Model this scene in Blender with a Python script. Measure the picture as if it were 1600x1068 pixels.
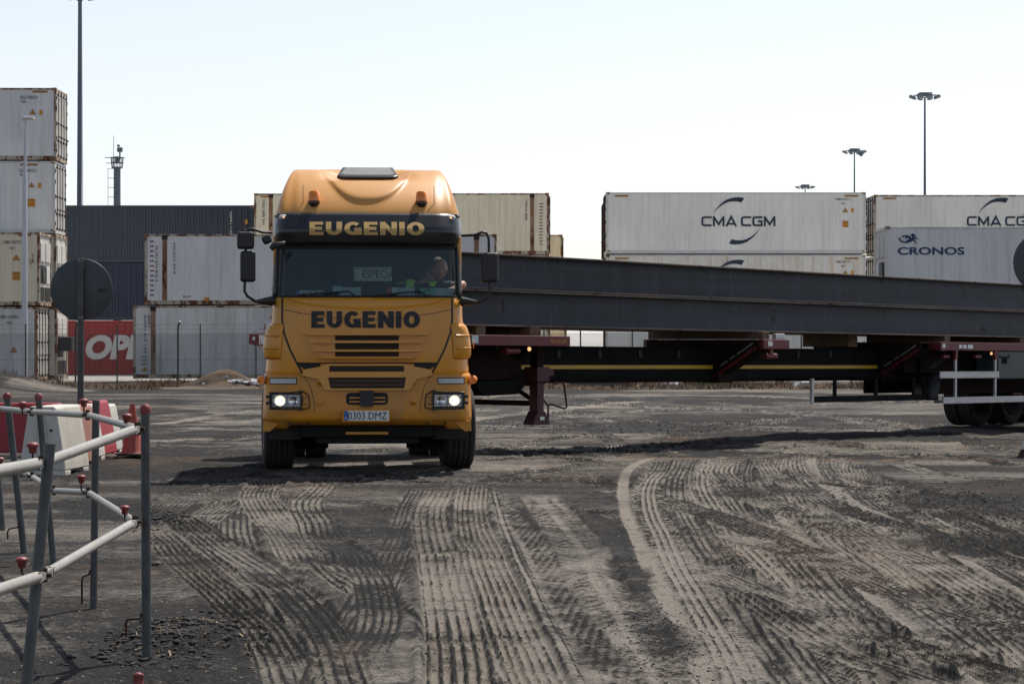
import bpy, math, random
import numpy as np
from mathutils import Vector, Matrix
random.seed(7)
for o in list(bpy.data.objects): bpy.data.objects.remove(o)
S = bpy.context.scene
R = math.radians
F, HY, CH = 3500.0, 532.0, 1.6          # focal length in photo pixels, horizon row, eye height
# ------------------------------------------------------------------ camera, sky, sun, exposure
cam = bpy.data.objects.new('camera', bpy.data.cameras.new('camera')); S.collection.objects.link(cam)
cam.location = (0, 0, CH); cam.data.sensor_width = 36; cam.data.lens = 36*F/1600
cam.rotation_euler = (R(90) + math.atan((HY-534)/F), 0, 0)
cam.data.clip_start = .1; cam.data.clip_end = 6000
S.camera = cam
SUN = Vector((.33, .50, 1)).normalized()
el = math.asin(SUN.z); az = math.atan2(SUN.x, SUN.y)
W = bpy.data.worlds.new('World'); S.world = W; W.use_nodes = True
nt = W.node_tree; bg = nt.nodes['Background']
sky = nt.nodes.new('ShaderNodeTexSky'); sky.sky_type = 'NISHITA'; sky.sun_disc = False
sky.sun_elevation = el; sky.sun_rotation = az; sky.air_density = 1.0; sky.dust_density = 1.5; sky.ozone_density = 2.0; sky.altitude = 0
SKY = .07
def wn(t_): return nt.nodes.new(t_)
def wm(op, a, b_=None, c=None):
    n = wn('ShaderNodeMath'); n.operation = op
    for i, v in enumerate((a, b_, c)):
        if v is None: continue
        if isinstance(v, (int, float)): n.inputs[i].default_value = v
        else: nt.links.new(v, n.inputs[i])
    return n.outputs[0]
# summer haze: a pale veil, thickest at the horizon and brightest towards the sun
wt = wn('ShaderNodeTexCoord'); ws = wn('ShaderNodeSeparateXYZ'); nt.links.new(wt.outputs['Generated'], ws.inputs[0])
dt = wn('ShaderNodeVectorMath'); dt.operation = 'DOT_PRODUCT'; nt.links.new(wt.outputs['Generated'], dt.inputs[0]); dt.inputs[1].default_value = (math.sin(az), math.cos(az), 0)
el_ = wm('MAXIMUM', ws.outputs[2], 0.0); fall = wm('DIVIDE', 1.0, wm('ADD', 1.0, wm('POWER', wm('DIVIDE', el_, .36), 2.2)))
ph = wm('POWER', wm('MULTIPLY_ADD', dt.outputs['Value'], .5, .5), 1.3)
wz = wn('ShaderNodeTexNoise'); wz.inputs['Scale'].default_value = 2.2; wz.inputs['Detail'].default_value = 3; mpw = wn('ShaderNodeMapping'); mpw.inputs['Scale'].default_value = (1, 1, 4); nt.links.new(wt.outputs['Generated'], mpw.inputs[0]); nt.links.new(mpw.outputs[0], wz.inputs[0])
amt = wm('MULTIPLY', wm('MULTIPLY', fall, wm('MULTIPLY_ADD', ph, .46, .54)), wm('MULTIPLY_ADD', wz.outputs[0], .10, .95))
hz_ = wn('ShaderNodeVectorMath'); hz_.operation = 'SCALE'; hz_.inputs[0].default_value = (.575/SKY, .565/SKY, .585/SKY); nt.links.new(amt, hz_.inputs['Scale'])
ad = wn('ShaderNodeVectorMath'); ad.operation = 'ADD'; nt.links.new(hz_.outputs[0], ad.inputs[0]); nt.links.new(sky.outputs[0], ad.inputs[1])
nt.links.new(ad.outputs[0], bg.inputs[0]); bg.inputs[1].default_value = SKY
sl = bpy.data.lights.new('sun', 'SUN'); sl.energy = 5.0; sl.angle = R(.6); sl.color = (1, .95, .87)
so = bpy.data.objects.new('sun', sl); S.collection.objects.link(so)
so.rotation_euler = (-SUN).to_track_quat('-Z', 'Y').to_euler(); so.location = (10, 10, 30)
S.view_settings.view_transform = 'Standard'; S.view_settings.look = 'None'
S.view_settings.exposure = .17; S.view_settings.gamma = 1
S.render.engine = 'CYCLES'
C = S.collection

# ------------------------------------------------------------------ helpers
def P(px, py, Y):
    return Vector(((px-800)/F*Y, Y, CH+(HY-py)/F*Y))
def G(px, py):
    Y = F*CH/(py-HY); return Vector(((px-800)/F*Y, Y, 0))

class MB:
    def __init__(s): s.v = []; s.f = []; s.sm = []
    def add(s, vs, fs, smooth=False):
        n = len(s.v); s.v += [tuple(v) for v in vs]; s.f += [tuple(i+n for i in f) for f in fs]; s.sm += [smooth]*len(fs); return s
    def box(s, x0, x1, y0, y1, z0, z1, M=None):
        vs = [Vector((x, y, z)) for z in (z0, z1) for y in (y0, y1) for x in (x0, x1)]
        if M is not None: vs = [M @ v for v in vs]
        return s.add(vs, [(0, 2, 3, 1), (4, 5, 7, 6), (0, 1, 5, 4), (2, 6, 7, 3), (0, 4, 6, 2), (1, 3, 7, 5)])
    def cbox(s, c, d, M=None):
        x, y, z = c; a, b, e = d[0]/2, d[1]/2, d[2]/2
        if M is None: return s.box(x-a, x+a, y-b, y+b, z-e, z+e)
        return s.box(-a, a, -b, b, -e, e, Matrix.Translation(c) @ M)
    def prism(s, pts, y0, y1, ax='y'):
        n = len(pts)
        def m(p, d):
            if ax == 'y': return (p[0], d, p[1])
            if ax == 'x': return (d, p[0], p[1])
            return (p[0], p[1], d)
        vs = [m(p, y0) for p in pts]+[m(p, y1) for p in pts]
        fs = [tuple(range(n)), tuple(range(2*n-1, n-1, -1))]+[(i, i+n, (i+1) % n+n, (i+1) % n) for i in range(n)]
        return s.add(vs, fs)
    def tube(s, pts, r, n=10, cap=True, smooth=True):
        pts = [Vector(p) for p in pts]; rs = r if isinstance(r, (list, tuple)) else [r]*len(pts)
        vs = []; fs = []; up = None
        for i, p in enumerate(pts):
            if i == 0: t = pts[1]-pts[0]
            elif i == len(pts)-1: t = pts[-1]-pts[-2]
            else: t = (pts[i+1]-p).normalized()+(p-pts[i-1]).normalized()
            t.normalize()
            if up is None:
                up = Vector((0, 0, 1)) if abs(t.z) < .9 else Vector((1, 0, 0))
            a = t.cross(up).normalized(); b = a.cross(t).normalized(); up = b
            for k in range(n):
                w = 2*math.pi*k/n; vs.append(p+(a*math.cos(w)+b*math.sin(w))*rs[i])
        for i in range(len(pts)-1):
            for k in range(n):
                fs.append((i*n+k, i*n+(k+1) % n, (i+1)*n+(k+1) % n, (i+1)*n+k))
        s.add(vs, fs, smooth)
        if cap:
            m = (len(pts)-1)*n
            s.add(vs, [tuple(range(n-1, -1, -1)), tuple(range(m, m+n))])
        return s
    def lathe(s, prof, n=32, M=None, smooth=True, a0=0, a1=2*math.pi):
        # prof: (radius, axial) about the local x axis
        full = abs(a1-a0-2*math.pi) < 1e-6; m = n if full else n+1
        vs = []; fs = []
        for r, a in prof:
            for k in range(m):
                w = a0+(a1-a0)*k/n; v = Vector((a, r*math.cos(w), r*math.sin(w)))
                vs.append(M @ v if M is not None else v)
        for i in range(len(prof)-1):
            for k in range(n):
                k2 = (k+1) % m
                fs.append((i*m+k, i*m+k2, (i+1)*m+k2, (i+1)*m+k))
        return s.add(vs, fs, smooth)
    def disc(s, c, r, nrm=(0, -1, 0), n=24, h=.01):
        nrm = Vector(nrm).normalized(); c = Vector(c)
        return s.tube([c, c+nrm*h], r, n, smooth=False)
    def grid(s, fn, nu, nv, smooth=True):
        vs = [fn(i/nu, j/nv) for j in range(nv+1) for i in range(nu+1)]
        fs = [(j*(nu+1)+i, j*(nu+1)+i+1, (j+1)*(nu+1)+i+1, (j+1)*(nu+1)+i) for j in range(nv) for i in range(nu)]
        return s.add(vs, fs, smooth)
    def build(s, name, mat, parent=None, bevel=0, recalc=False, solid=0):
        me = bpy.data.meshes.new(name); me.from_pydata(s.v, [], s.f)
        me.polygons.foreach_set('use_smooth', s.sm); me.materials.append(mat); me.update()
        o = bpy.data.objects.new(name, me); C.objects.link(o)
        if parent is not None: o.parent = parent
        if solid:
            m = o.modifiers.new('s', 'SOLIDIFY'); m.thickness = solid; m.offset = 0
        if bevel:
            m = o.modifiers.new('b', 'BEVEL'); m.width = bevel; m.segments = 2; m.limit_method = 'ANGLE'; m.angle_limit = R(40)
        return o
def thing(name, label, cat, loc=(0, 0, 0), rot=(0, 0, 0), group=None):
    o = bpy.data.objects.new(name, None); C.objects.link(o); o.location = loc; o.rotation_euler = rot; o.empty_display_size = .2
    o['label'] = label; o['category'] = cat
    if group: o['group'] = group
    if name == 'steel_beam': o['kind'] = 'thing'
    return o
def tag(o, label=None, cat=None, group=None, kind=None):
    for k, v in (('label', label), ('category', cat), ('group', group), ('kind', kind)):
        if v: o[k] = v
    return o
def dup(root):
    c = root.copy(); C.objects.link(c)
    for ch in list(root.children):
        d = ch.copy(); C.objects.link(d); d.parent = c
        for g in list(ch.children):
            e = g.copy(); C.objects.link(e); e.parent = d
    return c

# ------------------------------------------------------------------ materials
def mat(name, col, rough=.6, metal=0, noise=.15, scale=3, rust=0, rustcol=(.17, .06, .022), dirt=0, dirtcol=(.12, .10, .08),
        streak=0, streakcol=(.35, .2, .09), bump=.0, bscale=30, coat=0, spec=.5, stretch=(1, 1, 1)):
    m = bpy.data.materials.new(name); m.use_nodes = True; t = m.node_tree; N = t.nodes; L = t.links
    b = N['Principled BSDF']; b.inputs['Roughness'].default_value = rough; b.inputs['Metallic'].default_value = metal
    b.inputs['Specular IOR Level'].default_value = spec; b.inputs['Coat Weight'].default_value = coat; b.inputs['Coat Roughness'].default_value = .12
    tc = N.new('ShaderNodeTexCoord'); oi = N.new('ShaderNodeObjectInfo')
    addv = N.new('ShaderNodeVectorMath'); addv.operation = 'MULTIPLY_ADD'
    L.new(oi.outputs['Random'], addv.inputs[0]); addv.inputs[1].default_value = (37, 17, 53); L.new(tc.outputs['Object'], addv.inputs[2])
    def nz(sc, st=(1, 1, 1), det=4, ro=.6):
        mp = N.new('ShaderNodeMapping'); mp.inputs['Scale'].default_value = st; L.new(addv.outputs[0], mp.inputs[0])
        n = N.new('ShaderNodeTexNoise'); n.inputs['Scale'].default_value = sc; n.inputs['Detail'].default_value = det; n.inputs['Roughness'].default_value = ro
        L.new(mp.outputs[0], n.inputs[0]); return n.outputs[0]
    def ramp(src, a, b2):
        r = N.new('ShaderNodeMapRange'); r.inputs[1].default_value = a; r.inputs[2].default_value = b2; r.clamp = True
        L.new(src, r.inputs[0]); return r.outputs[0]
    def mix(fac, A, B):
        x = N.new('ShaderNodeMix'); x.data_type = 'RGBA'
        if isinstance(fac, float): x.inputs[0].default_value = fac
        else: L.new(fac, x.inputs[0])
        for i, q in ((6, A), (7, B)):
            if isinstance(q, tuple): x.inputs[i].default_value = (*q, 1)
            else: L.new(q, x.inputs[i])
        return x.outputs[2]
    c = mix(ramp(nz(scale, stretch), .3, .7), tuple(x*(1-noise) for x in col), tuple(min(1, x*(1+noise)) for x in col))
    if dirt:
        f = N.new('ShaderNodeMath'); f.operation = 'MULTIPLY'; f.inputs[1].default_value = dirt
        L.new(ramp(nz(scale*.7, (1, 1, .35), 6, .7), .42, .72), f.inputs[0]); c = mix(f.outputs[0], c, dirtcol)
    if streak:
        f = N.new('ShaderNodeMath'); f.operation = 'MULTIPLY'; f.inputs[1].default_value = streak
        L.new(ramp(nz(3.2, (1.6, 1.6, .10), 4, .65), .5, .72), f.inputs[0]); c = mix(f.outputs[0], c, streakcol)
    if rust:
        r = ramp(nz(2.4, (1, 1, .5), 7, .72), .68-rust*.3, .74-rust*.3); c = mix(r, c, rustcol)
        x = N.new('ShaderNodeMath'); x.operation = 'MULTIPLY_ADD'; x.inputs[1].default_value = .35; x.inputs[2].default_value = rough; x.use_clamp = True
        L.new(r, x.inputs[0]); L.new(x.outputs[0], b.inputs['Roughness'])
    L.new(c, b.inputs['Base Color'])
    if bump:
        bp = N.new('ShaderNodeBump'); bp.inputs['Strength'].default_value = bump; bp.inputs['Distance'].default_value = .02
        L.new(nz(bscale, (1, 1, 1), 5), bp.inputs['Height']); L.new(bp.outputs[0], b.inputs['Normal'])
    return m
def emat(name, col, st):
    m = bpy.data.materials.new(name); m.use_nodes = True; b = m.node_tree.nodes['Principled BSDF']
    b.inputs['Base Color'].default_value = (*col, 1); b.inputs['Emission Color'].default_value = (*col, 1); b.inputs['Emission Strength'].default_value = st
    return m
def glassmat(name, tint=(.8, .9, .9), trans=.85, rough=.02, base=(.02, .03, .03)):
    m = bpy.data.materials.new(name); m.use_nodes = True; t = m.node_tree; N = t.nodes; L = t.links
    for n in list(N):
        if n.type == 'BSDF_PRINCIPLED': N.remove(n)
    out = N['Material Output']; tr = N.new('ShaderNodeBsdfTransparent'); tr.inputs[0].default_value = (*tint, 1)
    gl = N.new('ShaderNodeBsdfGlossy'); gl.inputs['Roughness'].default_value = rough
    df = N.new('ShaderNodeBsdfDiffuse'); df.inputs[0].default_value = (*base, 1)
    m0 = N.new('ShaderNodeMixShader'); m0.inputs[0].default_value = trans; L.new(df.outputs[0], m0.inputs[1]); L.new(tr.outputs[0], m0.inputs[2])
    fr = N.new('ShaderNodeFresnel'); fr.inputs[0].default_value = 1.5
    tc = N.new('ShaderNodeTexCoord'); n = N.new('ShaderNodeTexNoise'); n.inputs['Scale'].default_value = 3; L.new(tc.outputs['Object'], n.inputs[0])
    bp = N.new('ShaderNodeBump'); bp.inputs['Strength'].default_value = .03; L.new(n.outputs[0], bp.inputs['Height']); L.new(bp.outputs[0], gl.inputs['Normal'])
    m1 = N.new('ShaderNodeMixShader'); L.new(fr.outputs[0], m1.inputs[0]); L.new(m0.outputs[0], m1.inputs[1]); L.new(gl.outputs[0], m1.inputs[2])
    L.new(m1.outputs[0], out.inputs[0]); return m

M = {}
M['orange'] = mat('cab_orange', (.68, .275, .006), .34, noise=.05, scale=1.5, dirt=.35, dirtcol=(.36, .20, .06), coat=.4, bump=.02, bscale=8)
M['orange_dusty'] = mat('bumper_orange', (.64, .255, .008), .42, noise=.07, scale=3, dirt=.75, dirtcol=(.30, .17, .06), coat=.2, bump=.03, bscale=20)
M['roof_orange'] = mat('roof_orange', (.62, .285, .06), .42, noise=.05, scale=1.2, dirt=.3, dirtcol=(.46, .27, .11), coat=.25)  # paler than the cab: faded paint plus sunlight put into the colour
M['black_plastic'] = mat('black_plastic', (.009, .009, .010), .45, noise=.2, dirt=.3, dirtcol=(.05, .045, .04))
M['visor'] = mat('visor_black', (.012, .013, .016), .3, noise=.2, dirt=.2, dirtcol=(.04, .04, .04), coat=.3)
M['chassis'] = mat('chassis_black', (.006, .0055, .005), .85, noise=.3, dirt=.4, dirtcol=(.015, .013, .012))
M['rubber'] = mat('rubber', (.022, .021, .021), .85, noise=.2, scale=6, dirt=.6, dirtcol=(.045, .041, .037), bump=.2, bscale=40)
M['gold'] = mat('gold_letters', (.62, .40, .14), .5, noise=.05)
M['text_black'] = mat('letter_black', (.01, .01, .012), .5, noise=.1)
M['navy_text'] = mat('letter_navy', (.018, .028, .058), .6, noise=.1)
M['blue_text'] = mat('letter_blue', (.012, .045, .12), .6, noise=.1)
M['white_text'] = mat('letter_white', (.62, .61, .58), .7, noise=.08)
M['grey_text'] = mat('letter_grey', (.14, .145, .15), .7, noise=.2)
M['glass'] = glassmat('windscreen_glass', (.68, .82, .83), .80, base=(.11, .18, .20))  # blue-grey diffuse base paints a reflection haze into the glass
M['lens'] = glassmat('lamp_lens', (.95, .95, .95), .93)
M['chrome'] = mat('reflector', (.75, .75, .74), .15, 1, noise=.05)
M['white_plastic'] = mat('white_plastic', (.62, .62, .60), .5, noise=.05, dirt=.3, dirtcol=(.35, .33, .3))
M['amber'] = mat('amber_plastic', (.95, .24, .010), .2, noise=.1, coat=.5)
M['amber_dark'] = mat('dark_amber', (.09, .022, .01), .3, noise=.1)
M['lamp_on'] = emat('headlamp_glow', (1, .74, .42), 2.6)
M['lamp_side'] = emat('sidelight_glow', (1, .55, .22), .9)
M['plate'] = mat('plate_white', (.72, .74, .72), .4, noise=.04)
M['plate_blue'] = mat('plate_blue', (.02, .11, .42), .4, noise=.04)
M['interior'] = mat('cab_trim_grey', (.05, .056, .06), .8, noise=.1)
M['seat'] = mat('seat_cloth', (.022, .022, .028), .9, noise=.2)
M['paper'] = mat('paper', (.5, .62, .66), .7, noise=.05)
M['paper_green'] = mat('green_card', (.18, .50, .38), .6, noise=.05)
M['paper_red'] = mat('red_card', (.55, .03, .04), .6, noise=.05)
M['skin'] = mat('skin', (.42, .22, .15), .55, noise=.1, scale=12)
M['hair'] = mat('grey_hair', (.16, .14, .13), .8, noise=.3, scale=30)
M['vest'] = mat('vest_lime', (.30, .62, .05), .7, noise=.12)
M['shirt'] = mat('dark_shirt', (.018, .022, .032), .85, noise=.2)
M['trailer_red'] = mat('trailer_red', (.125, .010, .016), .5, noise=.2, dirt=.45, dirtcol=(.06, .035, .03), rust=.2)
M['trailer_dark'] = mat('trailer_underside', (.014, .005, .005), .85, spec=.15, noise=.3, dirt=.4, dirtcol=(.015, .012, .011))
M['leg_red'] = mat('leg_dark_red', (.055, .007, .010), .6, noise=.2, dirt=.4, dirtcol=(.03, .02, .018), rust=.2, rustcol=(.04, .018, .012))
M['spine'] = mat('spine_black', (.005, .006, .0065), .85, spec=.15, noise=.25, dirt=.4, dirtcol=(.02, .018, .017))
M['stripe'] = mat('stripe_yellow', (.55, .34, .02), .5, noise=.1, dirt=.3, dirtcol=(.3, .2, .05))
M['alu'] = mat('aluminium', (.46, .47, .48), .42, .55, noise=.12, scale=5, dirt=.35, dirtcol=(.2, .19, .18), stretch=(.2, 1, 3))
M['steel'] = mat('mill_scale_steel', (.019, .026, .039), .6, .1, noise=.55, scale=1.6, dirt=.65, dirtcol=(.010, .012, .015), streak=.35, streakcol=(.055, .065, .08), rust=.16, rustcol=(.040, .030, .027), bump=.3, bscale=6, stretch=(.10, 1, 4.5))
M['steel_edge'] = mat('flange_edge_rust_highlight', (.15, .115, .095), .6, .1, noise=.5, scale=2.5, rust=.35, rustcol=(.05, .026, .018), dirt=.4, dirtcol=(.03, .025, .022), stretch=(.2, 1, 1))  # rusty flange edges, lightened to paint in their highlights
M['chalk'] = mat('chalk', (.22, .24, .26), .9, noise=.2)
M['timber'] = mat('old_timber', (.14, .092, .055), .85, noise=.35, scale=5, dirt=.5, dirtcol=(.05, .035, .025), stretch=(.3, 3, 3), bump=.3, bscale=20)
M['toolbox'] = mat('toolbox_blue', (.035, .05, .062), .5, noise=.2, dirt=.3)
M['galv'] = mat('galvanised_post', (.085, .09, .09), .5, .4, noise=.25, scale=9, dirt=.4, dirtcol=(.07, .07, .065), bump=.05, bscale=60)
M['rail'] = mat('rail_pale', (.31, .295, .265), .45, .1, noise=.15, scale=8, dirt=.45, dirtcol=(.24, .22, .20), bump=.05, bscale=50)
M['red_cap'] = mat('red_cap', (.20, .024, .026), .5, noise=.2, scale=14, dirt=.5, dirtcol=(.30, .14, .12))
M['iron'] = mat('rusty_iron', (.045, .03, .024), .75, .4, noise=.3, rust=.4, rustcol=(.1, .04, .02))
M['barrier_red'] = mat('barrier_red', (.33, .012, .022), .45, noise=.1, dirt=.4, dirtcol=(.3, .06, .055))
M['barrier_white'] = mat('barrier_white', (.60, .585, .53), .5, noise=.08, dirt=.55, dirtcol=(.36, .31, .25))
M['barrier_salmon'] = mat('barrier_salmon', (.38, .17, .125), .55, noise=.1, dirt=.4, dirtcol=(.36, .25, .2))
M['cone'] = mat('cone_red', (.34, .060, .045), .55, noise=.1, dirt=.5, dirtcol=(.36, .14, .1))
M['sign_back'] = mat('sign_back', (.065, .08, .085), .55, .2, noise=.15, scale=4, dirt=.3, dirtcol=(.045, .05, .05))
M['mast'] = mat('mast_grey', (.10, .125, .15), .6, noise=.12)
M['lamp_white'] = mat('lamp_white', (.55, .58, .62), .5, noise=.05)
M['reefer'] = mat('reefer_white', (.83, .81, .75), .6, noise=.05, scale=.8, dirt=.30, dirtcol=(.38, .37, .34), streak=.22, streakcol=(.30, .25, .19), rust=.03, stretch=(1, 1, .2))
M['reefer_blue'] = mat('reefer_cool', (.78, .775, .75), .6, noise=.06, scale=.8, dirt=.35, dirtcol=(.36, .37, .37), streak=.25, streakcol=(.27, .26, .24), rust=.03, stretch=(1, 1, .2))
M['reefer_dirty'] = mat('reefer_worn', (.70, .69, .65), .65, noise=.08, scale=.8, dirt=.6, dirtcol=(.28, .28, .27), streak=.4, streakcol=(.2, .17, .14), rust=.12, stretch=(1, 1, .2))
M['cream'] = mat('cream_paint', (.80, .72, .54), .65, noise=.06, scale=.8, dirt=.35, dirtcol=(.42, .36, .26), streak=.35, streakcol=(.36, .24, .12), rust=.1, stretch=(1, 1, .2))
M['streaked'] = mat('rust_streaked_white', (.74, .71, .64), .65, noise=.05, dirt=.3, dirtcol=(.4, .36, .28), streak=.75, streakcol=(.50, .30, .12), rust=.05)
M['frame_rusty'] = mat('frame_rusty', (.46, .41, .32), .7, noise=.12, rust=.62, rustcol=(.13, .05, .022), dirt=.5, dirtcol=(.25, .18, .11), streak=.5)
M['frame_white'] = mat('frame_white', (.58, .58, .56), .6, noise=.06, rust=.14, dirt=.3, dirtcol=(.36, .34, .3))
M['post_rust'] = mat('post_rust', (.22, .105, .05), .8, noise=.3, rust=.5, rustcol=(.085, .032, .016), dirt=.5, dirtcol=(.5, .42, .3))
M['door'] = mat('door_white', (.56, .55, .52), .6, noise=.07, rust=.26, rustcol=(.26, .10, .03), dirt=.4, dirtcol=(.3, .27, .22), streak=.3)
M['dark_blue'] = mat('container_slate', (.036, .047, .066), .6, noise=.12, scale=1, dirt=.35, dirtcol=(.05, .055, .062), streak=.2, streakcol=(.055, .055, .06))
M['navy'] = mat('container_navy', (.018, .028, .058), .6, noise=.12, scale=1, dirt=.25, dirtcol=(.03, .036, .05))
M['red'] = mat('container_red', (.30, .03, .028), .6, noise=.1, scale=1, dirt=.3, dirtcol=(.2, .04, .035), streak=.2, streakcol=(.16, .05, .04))
M['brown'] = mat('container_brown', (.11, .07, .05), .7, noise=.15, rust=.3)
M['black_part'] = mat('machinery_black', (.02, .021, .022), .6, noise=.2)
M['slot'] = mat('grille_slot', (.030, .017, .008), .8, noise=.3)
M['grille'] = mat('grille_black', (.012, .012, .012), .7, noise=.2)
M['warn'] = mat('warning_orange', (.62, .27, .03), .6, noise=.05, dirt=.3, dirtcol=(.4, .22, .08))
M['maroon'] = mat('maroon_mark', (.19, .015, .03), .6, noise=.05)
M['rock'] = mat('stone', (.10, .085, .075), .9, noise=.35, scale=14, bump=.5, bscale=50)
M['rock_pale'] = mat('pale_stone', (.36, .31, .25), .9, noise=.25, scale=14, bump=.4, bscale=50)
M['soil'] = mat('soil_clod', (.030, .027, .026), .95, noise=.5, scale=22, bump=.6, bscale=60)
M['chip'] = mat('wood_chip', (.30, .21, .13), .9, noise=.3, scale=10)
M['wire'] = mat('fence_wire', (.10, .105, .105), .6, .3, noise=.1)
M['dry'] = mat('dry_grass', (.17, .115, .075), .95, noise=.4, scale=.8)
M['green'] = mat('weed_green', (.10, .13, .05), .95, noise=.3)
M['plaster'] = mat('rubbish_white', (.5, .5, .49), .7, noise=.1)

# ------------------------------------------------------------------ lettering
def text2d(s, bold=0.0):
    cu = bpy.data.curves.new('t', 'FONT'); cu.body = s; cu.size = 1; cu.offset = bold; cu.fill_mode = 'FRONT'; cu.resolution_u = 4
    o = bpy.data.objects.new('t', cu); C.objects.link(o)
    dg = bpy.context.evaluated_depsgraph_get(); me = bpy.data.meshes.new_from_object(o.evaluated_get(dg))
    v = [(a.co.x, a.co.y) for a in me.vertices]; f = [tuple(p.vertices) for p in me.polygons]
    bpy.data.objects.remove(o); bpy.data.curves.remove(cu); bpy.data.meshes.remove(me); return v, f
def put_text(mb, s, x0, x1, z0, z1, fn, bold=0.0, shear=0, rot=False):
    """fit the string into x0..x1, z0..z1 of the face fn(x, z) -> point"""
    v, f = text2d(s, bold)
    xs = [a[0] for a in v]; zs = [a[1] for a in v]; ax, bx, az_, bz = min(xs), max(xs), min(zs), max(zs)
    pts = []
    for x, z in v:
        u = (x-ax)/(bx-ax); w = (z-az_)/(bz-az_)
        if rot: pts.append(fn(x0+(x1-x0)*w, z1+(z0-z1)*u))
        else: pts.append(fn(x0+(x1-x0)*u+shear*(w-.5)*(z1-z0), z0+(z1-z0)*w))
    if rot or True: mb.add(pts, f)
    return mb
def arc(cx, cy, rx, ry, a0, a1, n=14):
    return [(cx+rx*math.cos(R(a0+(a1-a0)*i/n)), cy+ry*math.sin(R(a0+(a1-a0)*i/n))) for i in range(n+1)]
def ribbon(mb, pts, w, fn, d=0, closed=False):
    """a stroke of width w; w may be (w_vertical_strokes, w_horizontal_strokes)"""
    wx, wz = w if isinstance(w, tuple) else (w, w)
    n = len(pts); L_ = []; R_ = []
    for i in range(n):
        a = pts[i-1] if (i > 0 or closed) else pts[i]; b = pts[(i+1) % n] if (i < n-1 or closed) else pts[i]
        c = pts[i]
        d1 = Vector((c[0]-a[0], c[1]-a[1])); d2 = Vector((b[0]-c[0], b[1]-c[1]))
        if d1.length < 1e-9: d1 = d2
        if d2.length < 1e-9: d2 = d1
        d1.normalize(); d2.normalize(); n1 = Vector((-d1.y, d1.x)); n2 = Vector((-d2.y, d2.x)); m = (n1+n2)
        if m.length < 1e-6: m = n1
        m.normalize(); k = 1/max(.35, m.dot(n1)); off = Vector((m.x*wx/2*k, m.y*wz/2*k))
        L_.append((c[0]+off.x, c[1]+off.y)); R_.append((c[0]-off.x, c[1]-off.y))
    vs = [fn(x, z, d) for x, z in L_]+[fn(x, z, d) for x, z in R_]
    fs = [(i, (i+1) % n, (i+1) % n+n, i+n) for i in range(n if closed else n-1)]
    mb.add(vs, fs)
def heavy(ch, w):
    """heavy wide capitals in a unit box (cap height 1); returns width and strokes"""
    a, b = w
    if ch == 'E': return .80, [([(a/2, 0), (a/2, 1)], 0), ([(a, 1-b/2), (.78, 1-b/2)], 0), ([(a, .5), (.72, .5)], 0), ([(a, b/2), (.80, b/2)], 0)]
    if ch == 'I': return a, [([(a/2, 0), (a/2, 1)], 0)]
    if ch == 'O': return 1.0, [(arc(.5, .5, .5-a/2, .5-b/2, 0, 345, 23), 1)]
    if ch == 'U': return .92, [([(a/2, 1), (a/2, .42)]+arc(.46, .42, .46-a/2, .42-b/2, 180, 360, 12)[1:-1]+[(.92-a/2, .42), (.92-a/2, 1)], 0)]
    if ch == 'G': return .98, [(arc(.5, .5, .5-a/2, .5-b/2, 42, 338, 22), 0), ([(.56, .44), (.98, .44)], 0), ([(.98-a*.40, .44-b/2), (.98-a*.40, .02)], 0)]
    if ch == 'N': return .96, [([(a/2, 0), (a/2, 1)], 0), ([(.96-a/2, 0), (.96-a/2, 1)], 0), ([(a*.55, 1-b*.5), (.96-a*.55, b*.5)], 0)]
def heavy_text(mb, s, x0, x1, z0, z1, fn, w=(.30, .24), gap=.13):
    tot = 0; gl = []
    for ch in s:
        wd, st = heavy(ch, w); gl.append((tot, st)); tot += wd+gap
    tot -= gap; sx = (x1-x0)/tot; sz = z1-z0; k = 0
    for off, st in gl:
        for pts, cl in st:
            k += 1
            qq = [(x0+(off+p[0])*sx, z0+p[1]*sz) for p in pts]
            if not cl:
                q2 = []
                for a_, b_ in zip(qq, qq[1:]):
                    n_ = max(1, int(math.hypot(b_[0]-a_[0], b_[1]-a_[1])/.02)); q2 += [(a_[0]+(b_[0]-a_[0])*i/n_, a_[1]+(b_[1]-a_[1])*i/n_) for i in range(n_)]
                qq = q2+[qq[-1]]
            ribbon(mb, qq, (w[0]*sx, w[1]*sz), fn, k % 4*.0006, bool(cl))
def techno(mb, x0, z0, h, fn, word):
    """squared shipping-line capitals"""
    w = .19; x = 0; k = 0
    def rc(pts): return pts
    for ch in word:
        if ch == ' ': x += .30; continue
        W_ = 1.16 if ch == 'M' else (1.1 if ch == 'A' else 1.02); q = w/2
        if ch == 'C': st = [[(W_, 1-q), (.3, 1-q), (.14, 1-.14), (q, .70), (q, .30), (.14, .14), (.3, q), (W_, q)]]
        if ch == 'G': st = [[(W_, 1-q), (.3, 1-q), (.14, 1-.14), (q, .70), (q, .30), (.14, .14), (.3, q), (W_-q, q), (W_-q, .5), (.55, .5)]]
        if ch == 'M': st = [[(q, 0), (q, 1)], [(W_-q, 0), (W_-q, 1)], [(q, .93), (W_/2, .2), (W_-q, .93)]]
        if ch == 'A': st = [[(q*.6, 0), (W_/2, .96), (W_-q*.6, 0)], [(.26, .24), (W_-.26, .24)]]
        for s_ in st:
            k += 1; ribbon(mb, [(x0+(x+p[0])*h, z0+p[1]*h) for p in s_], w*h, fn, k % 3*.0015)
        x += W_+.13
    return x*h
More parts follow.
